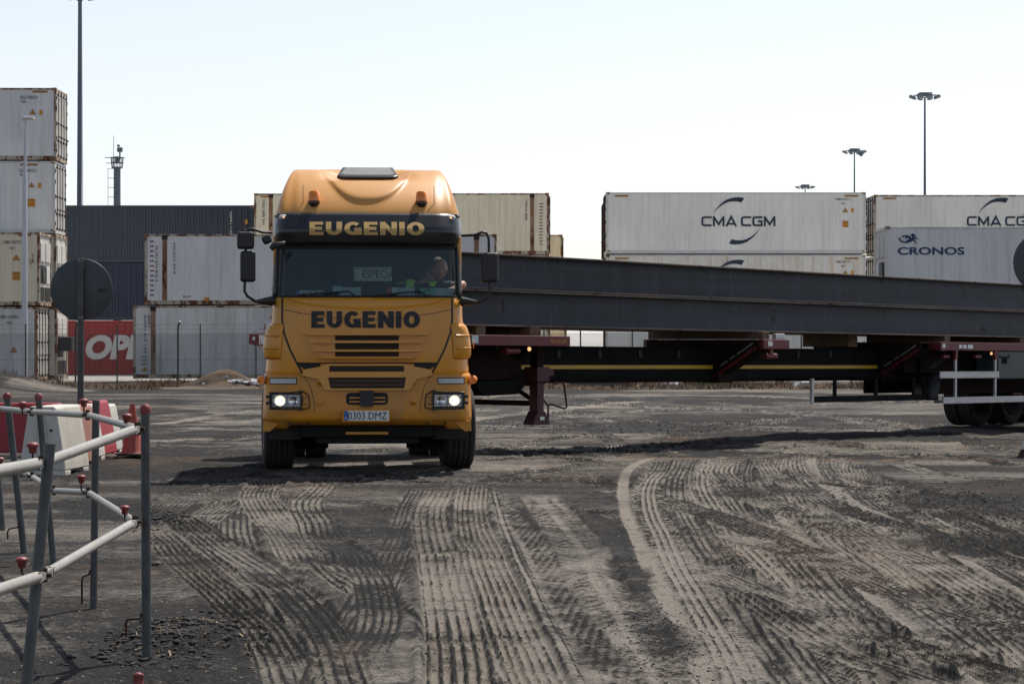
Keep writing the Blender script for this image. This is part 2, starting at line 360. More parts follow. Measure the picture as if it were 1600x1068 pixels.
def swoosh(mb, cx, cz, k, fn, flip=1):
    """tapered blade of the shipping mark"""
    top = [(-1, -.55), (-.8, -.2), (-.5, .12), (-.15, .38), (.25, .52), (.65, .55), (1, .5)]
    bot = [(-1, -.55), (-.75, -.22), (-.45, .03), (-.1, .22), (.2, .28), (.5, .28), (.82, .22)]
    n = len(top)
    vs = [fn(cx+flip*x*k, cz+flip*z*k) for x, z in top]+[fn(cx+flip*x*k, cz+flip*z*k) for x, z in bot]
    mb.add(vs, [(i, i+1, i+1+n, i+n) for i in range(n-1)])
# ------------------------------------------------------------------ ground: one sheet with real relief
def vnoise(x, y, sc, seed):
    x = np.asarray(x)*sc+seed*13.7; y = np.asarray(y)*sc+seed*7.3
    xi = np.floor(x).astype(np.int64); yi = np.floor(y).astype(np.int64); fx = x-xi; fy_ = y-yi
    fx = fx*fx*(3-2*fx); fy_ = fy_*fy_*(3-2*fy_)
    def h(a, b):
        n = (a*374761393+b*668265263+seed*974634777) & 0xffffffff
        n = ((n ^ (n >> 13))*1274126177) & 0xffffffff
        return ((n ^ (n >> 16)) & 0xffff)/65535.0
    return (h(xi, yi)*(1-fx)+h(xi+1, yi)*fx)*(1-fy_)+(h(xi, yi+1)*(1-fx)+h(xi+1, yi+1)*fx)*fy_
def fbm(x, y, sc, seed, o=4, g=.5):
    t = 0; a = 1; n = 0
    for i in range(o):
        t = t+a*vnoise(x, y, sc*2**i, seed+i); n += a; a *= g
    return t/n
ys = [-60, -25, -8, 0, 4, 7, 8.4]
y = 8.5
while y < 20: ys.append(y); y += .021
while y < 42: ys.append(y); y *= 1.00155
while y < 90: ys.append(y); y *= 1.006
while y < 3000: ys.append(y); y *= 1.12
ys = np.array(ys)
us = np.concatenate([[-12, -5, -2, -1, -.6, -.45, -.36], np.linspace(-.3, .3, 1080), [.36, .45, .6, 1, 2, 5, 12]])
YY, UU = np.meshgrid(ys, us, indexing='ij'); XX = UU*np.maximum(YY, 8.5)
nr, nc = YY.shape
X = XX.ravel(); Yv = YY.ravel()
near = np.clip((75-Yv)/35, 0, 1)*(Yv > 4)*np.clip((.33-np.abs(X/np.maximum(Yv, 8.5)))/.05, 0, 1)
sm_ = lambda a, c, v: (lambda t_: t_*t_*(3-2*t_))(np.clip((v-a)/(c-a), 0, 1))
DIP = -.17*sm_(28.5, 38, Yv)*(1-sm_(46, 66, Yv))
far_lump = (fbm(X, Yv, 1.1, 61, 4, .6)-.5)*.10*sm_(27, 34, Yv)*(1-sm_(60, 74, Yv))
big = far_lump+(fbm(X, Yv, .18, 3)-.5)*.10+(fbm(X, Yv, .6, 9)-.5)*.05
rough = (fbm(X, Yv, 5, 21, 5, .62)-.5)
patch = fbm(X, Yv*.6, .55, 40, 4)           # where the soil is loose
loose = np.clip((patch-.50)*7, 0, 1)
Z = DIP+big*near+rough*(.018+.022*loose)*near
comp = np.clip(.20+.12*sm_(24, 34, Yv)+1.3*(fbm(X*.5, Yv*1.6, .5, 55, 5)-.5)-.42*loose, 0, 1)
warm = np.clip((fbm(X*.5, Yv*1.4, .5, 77, 4)-.60)*7, 0, 1)*.2

def catmull(pts, step=.1):
    p = [2*pts[0]-pts[1]]+pts+[2*pts[-1]-pts[-2]]; out = []
    for i in range(1, len(p)-2):
        a, b, c, d = p[i-1], p[i], p[i+1], p[i+2]; n = max(2, int((c-b).length/step))
        for k in range(n):
            t = k/n; out.append(.5*((2*b)+(c-a)*t+(2*a-5*b+4*c-d)*t*t+(3*b-a-3*c+d)*t**3))
    out.append(p[-2]); return out
def track(px, w, kind, depth=.02, tone=.95, pitch=.055, lug=.075, seed=1, ends=.8):
    global Z, comp, loose, warm
    pts = catmull([G(*q) for q in px], .08)
    A = np.array([(p.x, p.y) for p in pts]); T = np.gradient(A, axis=0); sl_ = np.hypot(T[:, 0], T[:, 1]); T /= sl_[:, None]
    arcl = np.concatenate([[0], np.cumsum(np.hypot(*np.diff(A, axis=0).T))])
    m = w*.5+.12
    idx = np.where((X > A[:, 0].min()-m) & (X < A[:, 0].max()+m) & (Yv > A[:, 1].min()-m) & (Yv < A[:, 1].max()+m))[0]
    if len(idx) == 0: return
    st = 6; coarse = A[::st]; keep = np.zeros(len(idx), bool)
    for c in coarse: keep |= (X[idx]-c[0])**2+(Yv[idx]-c[1])**2 < (m+st*.09)**2
    idx = idx[keep]; x = X[idx]; yy = Yv[idx]
    best = np.full(len(idx), 1e9); bi = np.zeros(len(idx), int)
    for k in range(len(A)):
        d = (x-A[k, 0])**2+(yy-A[k, 1])**2; b = d < best; best[b] = d[b]; bi[b] = k
    dx = x-A[bi, 0]; dy = yy-A[bi, 1]; s = arcl[bi]+dx*T[bi, 0]+dy*T[bi, 1]; d = dx*T[bi, 1]-dy*T[bi, 0]
    inl = (s > -.02) & (s < arcl[-1]+.02)
    d = d+(vnoise(s, s*0, .45, seed)-.5)*.035
    e = np.clip((w/2-np.abs(d))/.03, 0, 1)*inl
    fade = np.clip(np.minimum(s, arcl[-1]-s)/ends, 0, 1)
    br = np.clip((vnoise(x, yy, .8, seed+5)-.12)*3, .35, 1)*(.72+.5*vnoise(x, yy, 12, seed+8))
    e = e*fade*np.clip((vnoise(x, yy, .7, seed+41)-.10)*5, .6, 1); g = np.zeros_like(d)
    if kind == 'rib':
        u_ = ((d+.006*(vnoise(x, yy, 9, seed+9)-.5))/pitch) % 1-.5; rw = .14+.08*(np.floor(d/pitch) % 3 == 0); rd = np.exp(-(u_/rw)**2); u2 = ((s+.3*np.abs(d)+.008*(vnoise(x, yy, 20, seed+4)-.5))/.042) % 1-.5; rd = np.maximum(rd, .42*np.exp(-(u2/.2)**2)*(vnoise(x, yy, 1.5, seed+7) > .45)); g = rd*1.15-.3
    elif kind == 'lug':
        sd = np.where(d > 0, s, s+lug/2); u_ = ((sd+np.abs(d)*.3+.006*(vnoise(x, yy, 14, seed+9)-.5))/lug) % 1-.5; side = np.clip((np.abs(d)/(w/2)-.08)*8, 0, 1)
        rd = np.exp(-(u_/.15)**2)*side*.6; g = (rd*1.6-.3)*.7
    elif kind == 'mix':
        c1 = np.cos(2*math.pi*d/pitch); sd = s+np.abs(d)*.5; c2 = np.exp(-(((sd/lug) % 1-.5)/.2)**2)*1.3-.35
        zone = (np.abs(d) > w*.27); u_ = (d/pitch) % 1-.5; r1_ = np.exp(-(u_/.17)**2); g = np.where(zone, c2, r1_*1.15-.3); rd = np.where(zone, np.clip(g, 0, 1), r1_)
    else:
        rd = g
    flat = -.55*depth
    berm = np.exp(-((np.abs(d)-w/2-.02)/.035)**2)*inl*fade*depth*.55*(.4+vnoise(x, yy, 6, seed+2))
    newz = DIP[idx]+big[idx]*near[idx]+flat+g*depth*.8*br+rough[idx]*.010
    Z[idx] = Z[idx]*(1-e)+newz*e+berm*near[idx]
    tn = tone*(.72+.5*(vnoise(x, yy*.6, .9, seed+3)))*(.85+.3*vnoise(x, yy, 8, seed+6))
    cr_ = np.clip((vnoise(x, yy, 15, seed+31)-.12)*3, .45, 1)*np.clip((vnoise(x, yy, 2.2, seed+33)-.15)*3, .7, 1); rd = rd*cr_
    cc = np.clip((tn+.02-.3*np.clip((fbm(x, yy, 3, seed+12, 3)-.55)*9, 0, 1))-1.5*rd*(.6+.4*br), -.35, 1.15)  # ridge lines darkened: crumbly soil plus groove shade put into the colour
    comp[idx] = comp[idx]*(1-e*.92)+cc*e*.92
    warm[idx] = warm[idx]*(1-e*.5)

TR_ = [ # far, then near: later ones press over earlier ones
 ([(380, 668), (520, 655), (700, 672), (860, 712), (960, 730)], .45, 'rib', .03, .6), ([(760, 720), (900, 700), (1060, 694), (1250, 700), (1330, 712)], .4, 'rib', .03, .6),
 ([(120, 690), (260, 672), (400, 668)], .5, 'plain', .02, .8), ([(160, 650), (300, 646), (420, 648)], .4, 'plain', .02, .85), ([(1600, 640), (1450, 650), (1300, 640), (1150, 650), (1000, 690), (900, 715)], .5, 'rib', .03, .6),
 ([(860, 640), (930, 660), (960, 680), (900, 700)], .4, 'mix', .03, .5), ([(1100, 625), (1250, 635), (1420, 660), (1600, 690)], .5, 'rib', .02, .5), ([(700, 620), (900, 616), (1150, 618), (1400, 625)], .6, 'plain', .02, .75),
 ([(520, 780), (640, 800), (700, 850), (690, 930)], .3, 'rib', .015, .42), ([(500, 1100), (540, 1000), (600, 900), (640, 800), (660, 760)], .34, 'rib', .015, .45),
 ([(940, 760), (1080, 800), (1230, 830), (1420, 845), (1640, 900)], .36, 'lug', .025, .58),
 ([(1180, 705), (1210, 740), (1300, 790), (1480, 850), (1660, 900)], .32, 'rib', .025, .62), ([(1640, 760), (1500, 745), (1420, 730), (1370, 712)], .36, 'rib', .02, .5),
 ([(120, 700), (260, 676), (400, 665)], .5, 'rib', .02, .6), ([(200, 655), (330, 640), (420, 632)], .5, 'plain', .02, .7),
 ([(760, 655), (900, 640), (1100, 632), (1300, 640)], .5, 'mix', .03, .6), ([(760, 690), (880, 668), (1010, 668), (1130, 645)], .5, 'rib', .03, .55),
 ([(1000, 668), (1130, 660), (1300, 655), (1500, 665)], .6, 'mix', .04, .5), ([(900, 692), (1050, 680), (1250, 678), (1460, 690)], .5, 'rib', .03, .6),
 ([(560, 640), (650, 650), (780, 640), (1000, 624)], .7, 'plain', .02, .7), ([(860, 626), (1100, 632), (1400, 650), (1590, 700)], .5, 'rib', .03, .55),
 ([(750, 700), (850, 685), (960, 688), (1080, 700)], .5, 'rib', .03, .6), ([(1160, 700), (1290, 690), (1420, 700), (1600, 730)], .45, 'rib', .03, .5),
 ([(240, 760), (330, 735), (430, 728), (560, 735)], .4, 'rib', .02, .5), ([(250, 800), (330, 760), (430, 742), (600, 745), (760, 728)], .45, 'rib', .022, .62),
 ([(560, 735), (660, 752), (760, 750), (860, 735), (960, 722)], .5, 'rib', .025, .7), ([(700, 760), (800, 752), (900, 748), (960, 740)], .4, 'rib', .025, .6),
 ([(760, 800), (860, 790), (960, 805), (1040, 850)], .34, 'rib', .022, .6), ([(880, 740), (1000, 770), (1100, 800), (1300, 880)], .4, 'rib', .02, .55),
 ([(640, 740), (560, 752), (440, 765), (350, 790), (290, 830)], .42, 'rib', .022, .72),
 ([(440, 738), (405, 765), (420, 800), (455, 840), (480, 880)], .46, 'rib', .026, .85),
 ([(520, 745), (482, 775), (490, 815), (520, 860), (565, 905)], .38, 'rib', .02, .7),
 ([(270, 800), (310, 835), (370, 880), (440, 935), (490, 1000)], .42, 'rib', .028, .72),
 ([(240, 830), (290, 880), (350, 930), (410, 980), (450, 1050)], .34, 'rib', .026, .66), ([(340, 850), (430, 905), (510, 985), (560, 1100)], .3, 'rib', .02, .5),
 ([(560, 900), (600, 960), (620, 1020), (640, 1120)], .3, 'plain', .015, .4), ([(500, 830), (560, 870), (590, 950), (560, 1030)], .3, 'rib', .016, .36),
 ([(1600, 800), (1480, 775), (1380, 760), (1300, 735), (1290, 712)], .34, 'rib', .024, .66), ([(1640, 880), (1500, 820), (1380, 775), (1270, 750), (1240, 722), (1262, 700)], .3, 'rib', .024, .78),
 ([(1340, 712), (1330, 735), (1400, 770), (1530, 800), (1660, 850)], .4, 'rib', .024, .66),
 ([(1150, 715), (1120, 735), (1170, 775), (1290, 820), (1450, 880), (1660, 990)], .46, 'rib', .028, .78),

 ([(1100, 830), (1250, 870), (1420, 930), (1680, 1010)], .38, 'mix', .03, .66),
 ([(1010, 870), (1120, 900), (1260, 960), (1420, 1010), (1680, 1080)], .42, 'rib', .032, .8),
 ([(1120, 905), (1280, 1000), (1420, 1060), (1520, 1120)], .34, 'rib', .03, .74),
 ([(1200, 985), (1380, 1030), (1560, 1095)], .3, 'rib', .026, .7),
 ([(840, 770), (900, 850), (965, 960), (1010, 1040), (1040, 1120)], .44, 'lug', .028, .78), ([(760, 772), (810, 850), (860, 950), (920, 1040), (960, 1130)], .46, 'lug', .03, .62),
 ([(770, 765), (790, 830), (830, 930), (880, 1020), (930, 1120)], .16, 'mix', .02, .7),
 ([(740, 755), (735, 800), (760, 880), (800, 980), (850, 1080), (870, 1130)], .36, 'rib', .034, .92), ([(690, 765), (672, 800), (690, 880), (712, 980), (730, 1130)], .38, 'rib', .036, .98),
 ([(1030, 735), (1012, 765), (1030, 830), (1080, 930), (1140, 1030), (1180, 1120)], .34, 'mix', .034, .95),
 ([(1050, 712), (992, 728), (975, 765), (990, 830), (1032, 920), (1080, 1010), (1125, 1120)], .15, 'plain', .03, .98),
]
rt = np.random.RandomState(29); AUTO = []
CA = [(1022, 722), (1000, 768), (1036, 860), (1104, 980), (1180, 1100), (1270, 1250)]
CB = [(1330, 706), (1346, 738), (1440, 786), (1590, 846), (1770, 920), (1960, 1000)]
order = list(range(34)); rt.shuffle(order)
for i in order:          # the older tracks all sweep down the same way towards the lower right
    q = (i+rt.rand()*.8)/34; q2 = min(1.05, max(0, q+rt.randn()*.045)); pts = []
    for k, (a, b_) in enumerate(zip(CA, CB)):
        qq = q+(q2-q)*k/5; pts.append((a[0]+(b_[0]-a[0])*qq, a[1]+(b_[1]-a[1])*qq+rt.randn()*1.5))
    st = rt.choice([0, 0, 1]); AUTO.append((pts[st:], .16+.20*rt.rand(), ['rib', 'rib', 'lug', 'rib', 'mix'][i % 5], .026, .35+.75*rt.rand()))
for i in range(22):      # far passes, nearly square to the view
    y0 = 612+rt.rand()*96; x0 = 180+rt.rand()*1100; l = 260+rt.rand()*420; c = rt.randn()*10
    AUTO.append(([(x0, y0+c), (x0+l*.35, y0-abs(c)*.4), (x0+l*.7, y0), (x0+l, y0+c*1.2)], .3+.3*rt.rand(), ['rib', 'mix', 'plain', 'rib'][i % 4], .03, .25+.8*rt.rand()))
for i in range(4):
    x0 = 300+rt.rand()*380; y0 = 748+rt.rand()*60; x1 = x0+80+rt.rand()*120
    AUTO.append(([(x0+60, y0-6), (x0, y0+20), (x0+10, y0+100), (x1-40, y0+220), (x1, 1110)], .28+.12*rt.rand(), ['rib', 'rib', 'lug'][i % 3], .016, .36+.2*rt.rand()))
TR_ = AUTO+TR_
for i, (px, w, kind, dep, tone) in enumerate(TR_):
    track(px, w, kind, dep*(1.3 if kind == 'rib' else .7), min(1.12, tone*1.12+(.1 if px[-1][0] > 1100 else 0)), seed=101+i*9, pitch=[.050, .062, .056][i % 3], lug=[.07, .06, .08][i % 3])
# dark churned soil, the berm by the railing and the hollow beside the wheel track
def blob(px, py, rx, ry, h, dark, rg=.0, seed=3):
    global Z, comp
    c = G(px, py); q = ((X-c.x)/rx)**2+((Yv-c.y)/ry)**2+(vnoise(X, Yv, 2.2, seed)-.5)*.9
    k = np.clip(1-q, 0, 1); k = k*k*(3-2*k)
    Z += k*h+k*rg*.45*(fbm(X, Yv, 7, seed+4, 4, .7)-.5); comp[:] = comp*(1-k*dark)
blob(290, 995, .36, .80, .08, .85, .17, 5); blob(250, 1055, .28, .5, .02, .8, .12, 15); blob(235, 815, .22, .8, .05, .8, .1, 7)
blob(985, 900, .16, 2.2, -.02, .9, .10, 11); blob(1035, 1000, .22, 1.0, 0, .9, .13, 12); blob(600, 840, .9, 2.6, -.04, .5, .01, 17)
blob(1480, 790, .9, 2.4, .02, .85, .10, 19); blob(1190, 768, .7, 1.2, 0, .6, .08, 23); blob(1560, 850, .8, 1.2, .0, .85, .1, 29)
blob(1000, 655, 3.0, 3.0, .0, .95, .12, 31); blob(1300, 668, 4.0, 3.0, .03, .9, .12, 33); blob(1180, 680, 2, 1.2, .05, .5, .12, 36)
def tint(px, py, rx, ry, a, seed):
    c = G(px, py); q = ((X-c.x)/rx)**2+((Yv-c.y)/ry)**2+(fbm(X, Yv, 1.6, seed)-.5)*1.6
    warm[:] = np.maximum(warm, np.clip(1-q, 0, 1)*a)
tint(1100, 714, 2.6, .9, 1, 3); tint(1420, 716, 2.6, .6, .8, 4); tint(900, 745, 1.2, .4, .5, 5); tint(545, 1015, .2, .5, .3, 6); tint(260, 715, 1.2, 2, .5, 7); tint(470, 755, .6, .8, .4, 8)
tint(1290, 862, 1, 3, .3, 9); tint(1100, 672, 2.0, .6, .6, 10)
# pile at far left, mound by the fence
for px, py, rx, ry, h in ((-5, 610, 2.0, 5, .55), (350, 603, 1.3, 1.6, .62)):
    c = G(px, py) if py > 604 else P(px, 532, 77.9); q = ((X-c.x)/rx)**2+((Yv-c.y)/ry)**2; Z += h*np.exp(-q*1.6)*(.85+.3*fbm(X, Yv, 1.2, 8))
verge = np.clip(1-np.abs(Yv-79)/6, 0, 1)
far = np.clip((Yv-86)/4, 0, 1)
me = bpy.data.meshes.new('ground')
me.vertices.add(nr*nc); co = np.stack([X, Yv, Z], 1).astype(np.float32); me.vertices.foreach_set('co', co.ravel())
I = np.arange(nr*nc).reshape(nr, nc)
q = np.stack([I[:-1, :-1], I[:-1, 1:], I[1:, 1:], I[1:, :-1]], -1).reshape(-1, 4)
me.loops.add(q.size); me.loops.foreach_set('vertex_index', q.ravel().astype(np.int32))
me.polygons.add(len(q)); me.polygons.foreach_set('loop_start', np.arange(0, q.size, 4, dtype=np.int32)); me.polygons.foreach_set('loop_total', np.full(len(q), 4, np.int32))
me.update(calc_edges=True); me.validate()
me.polygons.foreach_set('use_smooth', np.ones(len(me.polygons), bool))
ca = me.color_attributes.new('soil', 'FLOAT_COLOR', 'POINT')
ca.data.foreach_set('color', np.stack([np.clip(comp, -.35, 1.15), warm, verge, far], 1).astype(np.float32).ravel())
def ground_z(x, y):
    r = int(np.clip(np.searchsorted(ys, y)-1, 0, nr-1)); c = int(np.clip(np.searchsorted(us, x/max(y, 8.5))-1, 0, nc-1)); return float(Z[r*nc+c])
gm = bpy.data.materials.new('ash_soil'); gm.use_nodes = True; t = gm.node_tree; N = t.nodes; L = t.links; b = N['Principled BSDF']
b.inputs['Roughness'].default_value = .93; b.inputs['Specular IOR Level'].default_value = .25
at = N.new('ShaderNodeAttribute'); at.attribute_name = 'soil'; sp = N.new('ShaderNodeSeparateColor'); L.new(at.outputs['Color'], sp.inputs[0])
tc = N.new('ShaderNodeTexCoord')
def NZ(sc, det=5, ro=.65, st=(1, 1, 1)):
    mp = N.new('ShaderNodeMapping'); mp.inputs['Scale'].default_value = st; L.new(tc.outputs['Object'], mp.inputs[0])
    n = N.new('ShaderNodeTexNoise'); n.inputs['Scale'].default_value = sc; n.inputs['Detail'].default_value = det; n.inputs['Roughness'].default_value = ro; L.new(mp.outputs[0], n.inputs[0]); return n.outputs[0]
def MR(src, a, b_, c=0, d=1):
    r = N.new('ShaderNodeMapRange'); r.clamp = True
    for i, v in enumerate((a, b_, c, d)): r.inputs[i+1].default_value = v
    L.new(src, r.inputs[0]); return r.outputs[0]
def MX(f, A, B):
    x = N.new('ShaderNodeMix'); x.data_type = 'RGBA'; L.new(f, x.inputs[0])
    for i, q_ in ((6, A), (7, B)):
        if isinstance(q_, tuple): x.inputs[i].default_value = (*q_, 1)
        else: L.new(q_, x.inputs[i])
    return x.outputs[2]
def MA(op, A, B):
    x = N.new('ShaderNodeMath'); x.operation = op
    for i, q_ in enumerate((A, B)):
        if isinstance(q_, (int, float)): x.inputs[i].default_value = q_
        else: L.new(q_, x.inputs[i])
    return x.outputs[0]
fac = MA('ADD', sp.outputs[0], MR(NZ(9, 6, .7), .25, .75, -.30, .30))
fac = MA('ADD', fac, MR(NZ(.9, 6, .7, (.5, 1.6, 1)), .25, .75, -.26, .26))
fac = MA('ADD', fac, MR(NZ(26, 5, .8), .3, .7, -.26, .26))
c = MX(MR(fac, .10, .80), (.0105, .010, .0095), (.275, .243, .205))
c = MX(MA('MULTIPLY', sp.outputs[1], MR(NZ(5, 5), .3, .7)), c, (.20, .115, .065))
c = MX(MR(NZ(70, 3, .6), .58, .70, 0, .6), c, (.19, .17, .15))
c = MX(MR(NZ(48, 4, .7), .52, .66, 0, .75), c, (.012, .011, .011))
c = MX(MR(NZ(2.3, 6, .75, (.6, 1.5, 1)), .55, .66, 0, .6), c, (.03, .028, .028))
c = MX(MA('MULTIPLY', sp.outputs[2], MR(NZ(1.2, 5), .35, .6)), c, (.22, .145, .085))
at2 = N.new('ShaderNodeAttribute'); at2.attribute_name = 'soil'
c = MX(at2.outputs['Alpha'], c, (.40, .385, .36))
L.new(c, b.inputs['Base Color'])
bp = N.new('ShaderNodeBump'); bp.inputs['Strength'].default_value = .9; bp.inputs['Distance'].default_value = .03
L.new(MA('ADD', MA('ADD', NZ(30, 6, .8), MA('MULTIPLY', NZ(110, 3, .7), .45)), MA('MULTIPLY', NZ(5, 6, .8), 2.4)), bp.inputs['Height']); L.new(bp.outputs[0], b.inputs['Normal'])
me.materials.append(gm)
go = bpy.data.objects.new('ground', me); C.objects.link(go); tag(go, kind='structure')

# ------------------------------------------------------------------ shipping containers
def hazard(par, x0, x1, z, yf):
    mb = MB(); mb.box(x0, x1, yf-.004, yf-.001, z, z+.075); mb.build('hazard_strip', M['warn'], par)
    mb = MB(); n = 8; w = (x1-x0)/n
    for k in range(n): mb.add([(x0+k*w+.01, yf-.006, z+.005), (x0+k*w+w*.55, yf-.006, z+.005), (x0+k*w+w*.75, yf-.006, z+.07), (x0+k*w+w*.2, yf-.006, z+.07)], [(0, 1, 2, 3)])
    mb.build('hazard_bars', M['text_black'], par)
def tri(par, cx, cz, r, yf):
    mb = MB(); mb.add([(cx-r, yf-.004, cz-r*.6), (cx+r, yf-.004, cz-r*.6), (cx, yf-.004, cz+r)], [(0, 1, 2)]); o = mb.build('warning_label', M['text_black'], par)
    mb = MB(); r *= .84; mb.add([(cx-r, yf-.007, cz-r*.56), (cx+r, yf-.007, cz-r*.56), (cx, yf-.007, cz+r)], [(0, 1, 2)]); mb.build('label_face', M['warn'], o)
    mb = MB(); mb.add([(cx-r*.1, yf-.01, cz-r*.3), (cx+r*.12, yf-.01, cz), (cx+r*.02, yf-.01, cz+r*.5), (cx-r*.16, yf-.01, cz)], [(0, 1, 2, 3)]); mb.build('bolt_mark', M['text_black'], o)
def square(par, cx, cz, w, h, yf, lines=True):
    mb = MB(); mb.box(cx-w/2, cx+w/2, yf-.004, yf-.001, cz-h/2, cz+h/2); o = mb.build('caution_label', M['warn'], par)
    if lines:
        mb = MB(); f = lambda x, z, d=0: (x, yf-.008, z)
        put_text(mb, 'CAUTION', cx-w*.42, cx+w*.42, cz+h*.24, cz+h*.42, f, .01); mb.box(cx-w*.2, cx-w*.12, yf-.008, yf-.005, cz-h*.05, cz+h*.1); mb.box(cx+w*.12, cx+w*.2, yf-.008, yf-.005, cz-h*.05, cz+h*.1)
        mb.box(cx-w*.36, cx+w*.36, yf-.008, yf-.005, cz-h*.32, cz-h*.26); mb.build('label_print', M['text_black'], o)
def marks(par, items, yf, m, name='marking'):
    for s, x0, x1, z0, z1, *k in items:
        mb = MB(); put_text(mb, s, x0, x1, z0, z1, lambda x, z, d=0: (x, yf-.006, z), .012, rot=bool(k)); mb.build(name, m, par)
def end_door(par, L_, H, side, m):
    """double door with lock rods on the end at x = side*L/2"""
    xe = side*L_/2; o = side
    for yc in (-.595, .595):
        mb = MB(); mb.box(*sorted((xe-o*.06, xe-o*.012)), yc-.565, yc+.565, .16, H-.13)
        d = mb.build('door', m, par, bevel=.01)
        for k in (-.3, .3):
            mb = MB(); mb.tube([(xe+o*.035, yc+k, .14), (xe+o*.035, yc+k, H-.12)], .02, 8)
            for zz in (.2, .8, 1.5, H-.25): mb.box(*sorted((xe-o*.012, xe+o*.06)), yc+k-.05, yc+k+.05, zz-.03, zz+.03)
            mb.box(*sorted((xe+o*.03, xe+o*.06)), yc+k-.02, yc+k+.36, .95, 1.0); mb.build('lock_rod', M['iron'], d)
        for zz in (.4, .9, 1.5, 2.1, H-.4):
            mb = MB(); yy = yc+(-.55 if yc < 0 else .55); mb.box(*sorted((xe-.012*o, xe+o*.02)), yy-.05, yy+.05, zz-.07, zz+.07); mb.build('hinge', M['iron'], d)
def end_machine(par, L_, H, side, m):
    xe = side*L_/2; o = side; s = lambda a, b_: sorted((xe+o*a, xe+o*b_))
    MB().box(*s(-.10, -.05), -1.1, 1.1, .14, H-.12).build('machinery_panel', m, par)
    for y0, y1, z0, z1, nm, mt in ((-.95, -.1, 1.75, 2.5, 'evaporator_hatch', m), (.05, .95, 1.75, 2.5, 'evaporator_hatch', m), (-.9, .2, .9, 1.6, 'condenser_grille', M['grille']), (.35, .95, .9, 1.55, 'control_box', M['white_plastic']), (-.9, -.1, .2, .75, 'compressor_bay', M['black_part']), (.1, .95, .2, .75, 'cable_bay', M['grille'])):
        MB().box(*s(-.05, .005 if mt is m else -.02), y0, y1, z0, z1).build(nm, mt, par, bevel=.01)
    mb = MB(); mb.tube([(xe+o*.0, -.35-.4*0, 1.25), (xe+o*.012, -.35, 1.25)], .3, 20); mb.build('fan_ring', M['galv'], par)
CAST = {}
def container(label, cat_group, px, pz_y, Y, length=12.19, H=2.896, body='reefer', frame='frame_white', anchor='left', left='door', right='machine', ribs='reefer', rot=0, inner=False, base=None, depth=2.438, name='shipping_container', endm='door'):
    """near face at distance Y; px = pixel of its near left or right edge; base = height of its underside"""
    x = (px-800)/F*Y; cx = x+length/2 if anchor == 'left' else x-length/2
    piv = (x, Y, base); t_ = thing(name, label, 'shipping container', piv, (0, 0, R(rot)), cat_group)
    off = (length/2 if anchor == 'left' else -length/2)
    h = bpy.data.objects.new('x', None)
    bpy.data.objects.remove(h)
    # keep the local frame centred on the container: shift the empty along its own axes
    ca_, sa_ = math.cos(R(rot)), math.sin(R(rot)); t_.location = (x+off*ca_-(depth/2)*sa_, Y+off*sa_+(depth/2)*ca_, base)
    L2 = length/2; D2 = depth/2
    fr = MB(); pw = .10 if ribs == 'reefer' else .14
    for sx in (-1, 1):
        for sy in (-1, 1):
            fr.box(*sorted((sx*L2, sx*(L2-pw))), *sorted((sy*D2, sy*(D2-.12))), .118, H-.118)
        for z0, z1 in ((.01, .14), (H-.12, H-.01)): fr.box(*sorted((sx*(L2-.005), sx*(L2-.11))), -D2+.18, D2-.18, z0, z1)
    for sy in (-1, 1):
        fr.box(-L2+.18, L2-.18, *sorted((sy*(D2-.004), sy*(D2-.09))), .012, .17); fr.box(-L2+.18, L2-.18, *sorted((sy*(D2-.004), sy*(D2-.09))), H-.085, H-.012)
    fr.build('frame', M[frame], t_, bevel=.008)
    cm = 'post_rust' if 'rusty' in frame or inner else 'frame_rusty'
    for sx in (-1, 1):
        for sy in (-1, 1):
            for z0 in (0, H-.118):
                if cm not in CAST:
                    c0_ = MB().box(-.09, .09, -.082, .082, 0, .118).build('corner_casting', M[cm], t_, bevel=.012); CAST[cm] = c0_
                else: c0_ = CAST[cm].copy(); C.objects.link(c0_); c0_.parent = t_
                c0_.location = (sx*(L2+.003-.09), sy*(D2+.003-.082), z0)
    # walls
    yf = -D2+.018; xs = []
    if ribs == 'reefer':
        sp_ = .47; n = int((length-.25)/sp_); st = -L2+pw
        prof = [(-L2+pw, yf)]
        for k in range(1, n):
            xx = -L2+pw+(length-2*pw)*k/n; prof += [(xx-.013, yf), (xx-.006, yf+.012), (xx+.006, yf+.012), (xx+.013, yf)]
        prof.append((L2-pw, yf))
    else:
        prof = [(-L2+pw, yf)]; p_ = .278; n = int((length-2*pw)/p_); p_ = (length-2*pw)/n
        for k in range(n):
            x0 = -L2+pw+k*p_; prof += [(x0+p_*.36, yf), (x0+p_*.5, yf+.04), (x0+p_*.86, yf+.04), (x0+p_, yf)]
    wm = MB(); nv = len(prof); z0, z1 = .168, H-.083
    wm.add([(a, b_, z0) for a, b_ in prof]+[(a, b_, z1) for a, b_ in prof], [(i, i+1, i+1+nv, i+nv) for i in range(nv-1)])
    wm.add([(a, -b_, z0) for a, b_ in prof]+[(a, -b_, z1) for a, b_ in prof], [(i+1, i, i+nv, i+1+nv) for i in range(nv-1)])
    wm.build('side_wall', M[body], t_)
    MB().box(-L2+.05, L2-.05, -D2+.03, D2-.03, H-.06, H-.02).build('roof', M[body], t_)
    MB().box(-L2+.05, L2-.05, -D2+.06, D2-.06, .05, .16).build('floor', M['chassis'], t_)
    for side, kind in ((-1, left), (1, right)):
        if kind == 'door': end_door(t_, length, H, side, M[endm])
        elif kind == 'machine': end_machine(t_, length, H, side, M[endm])
        else: MB().box(*sorted((side*(L2-.03), side*(L2-.09))), -D2+.12, D2-.12, .14, H-.12).build('end_wall', M[body], t_)
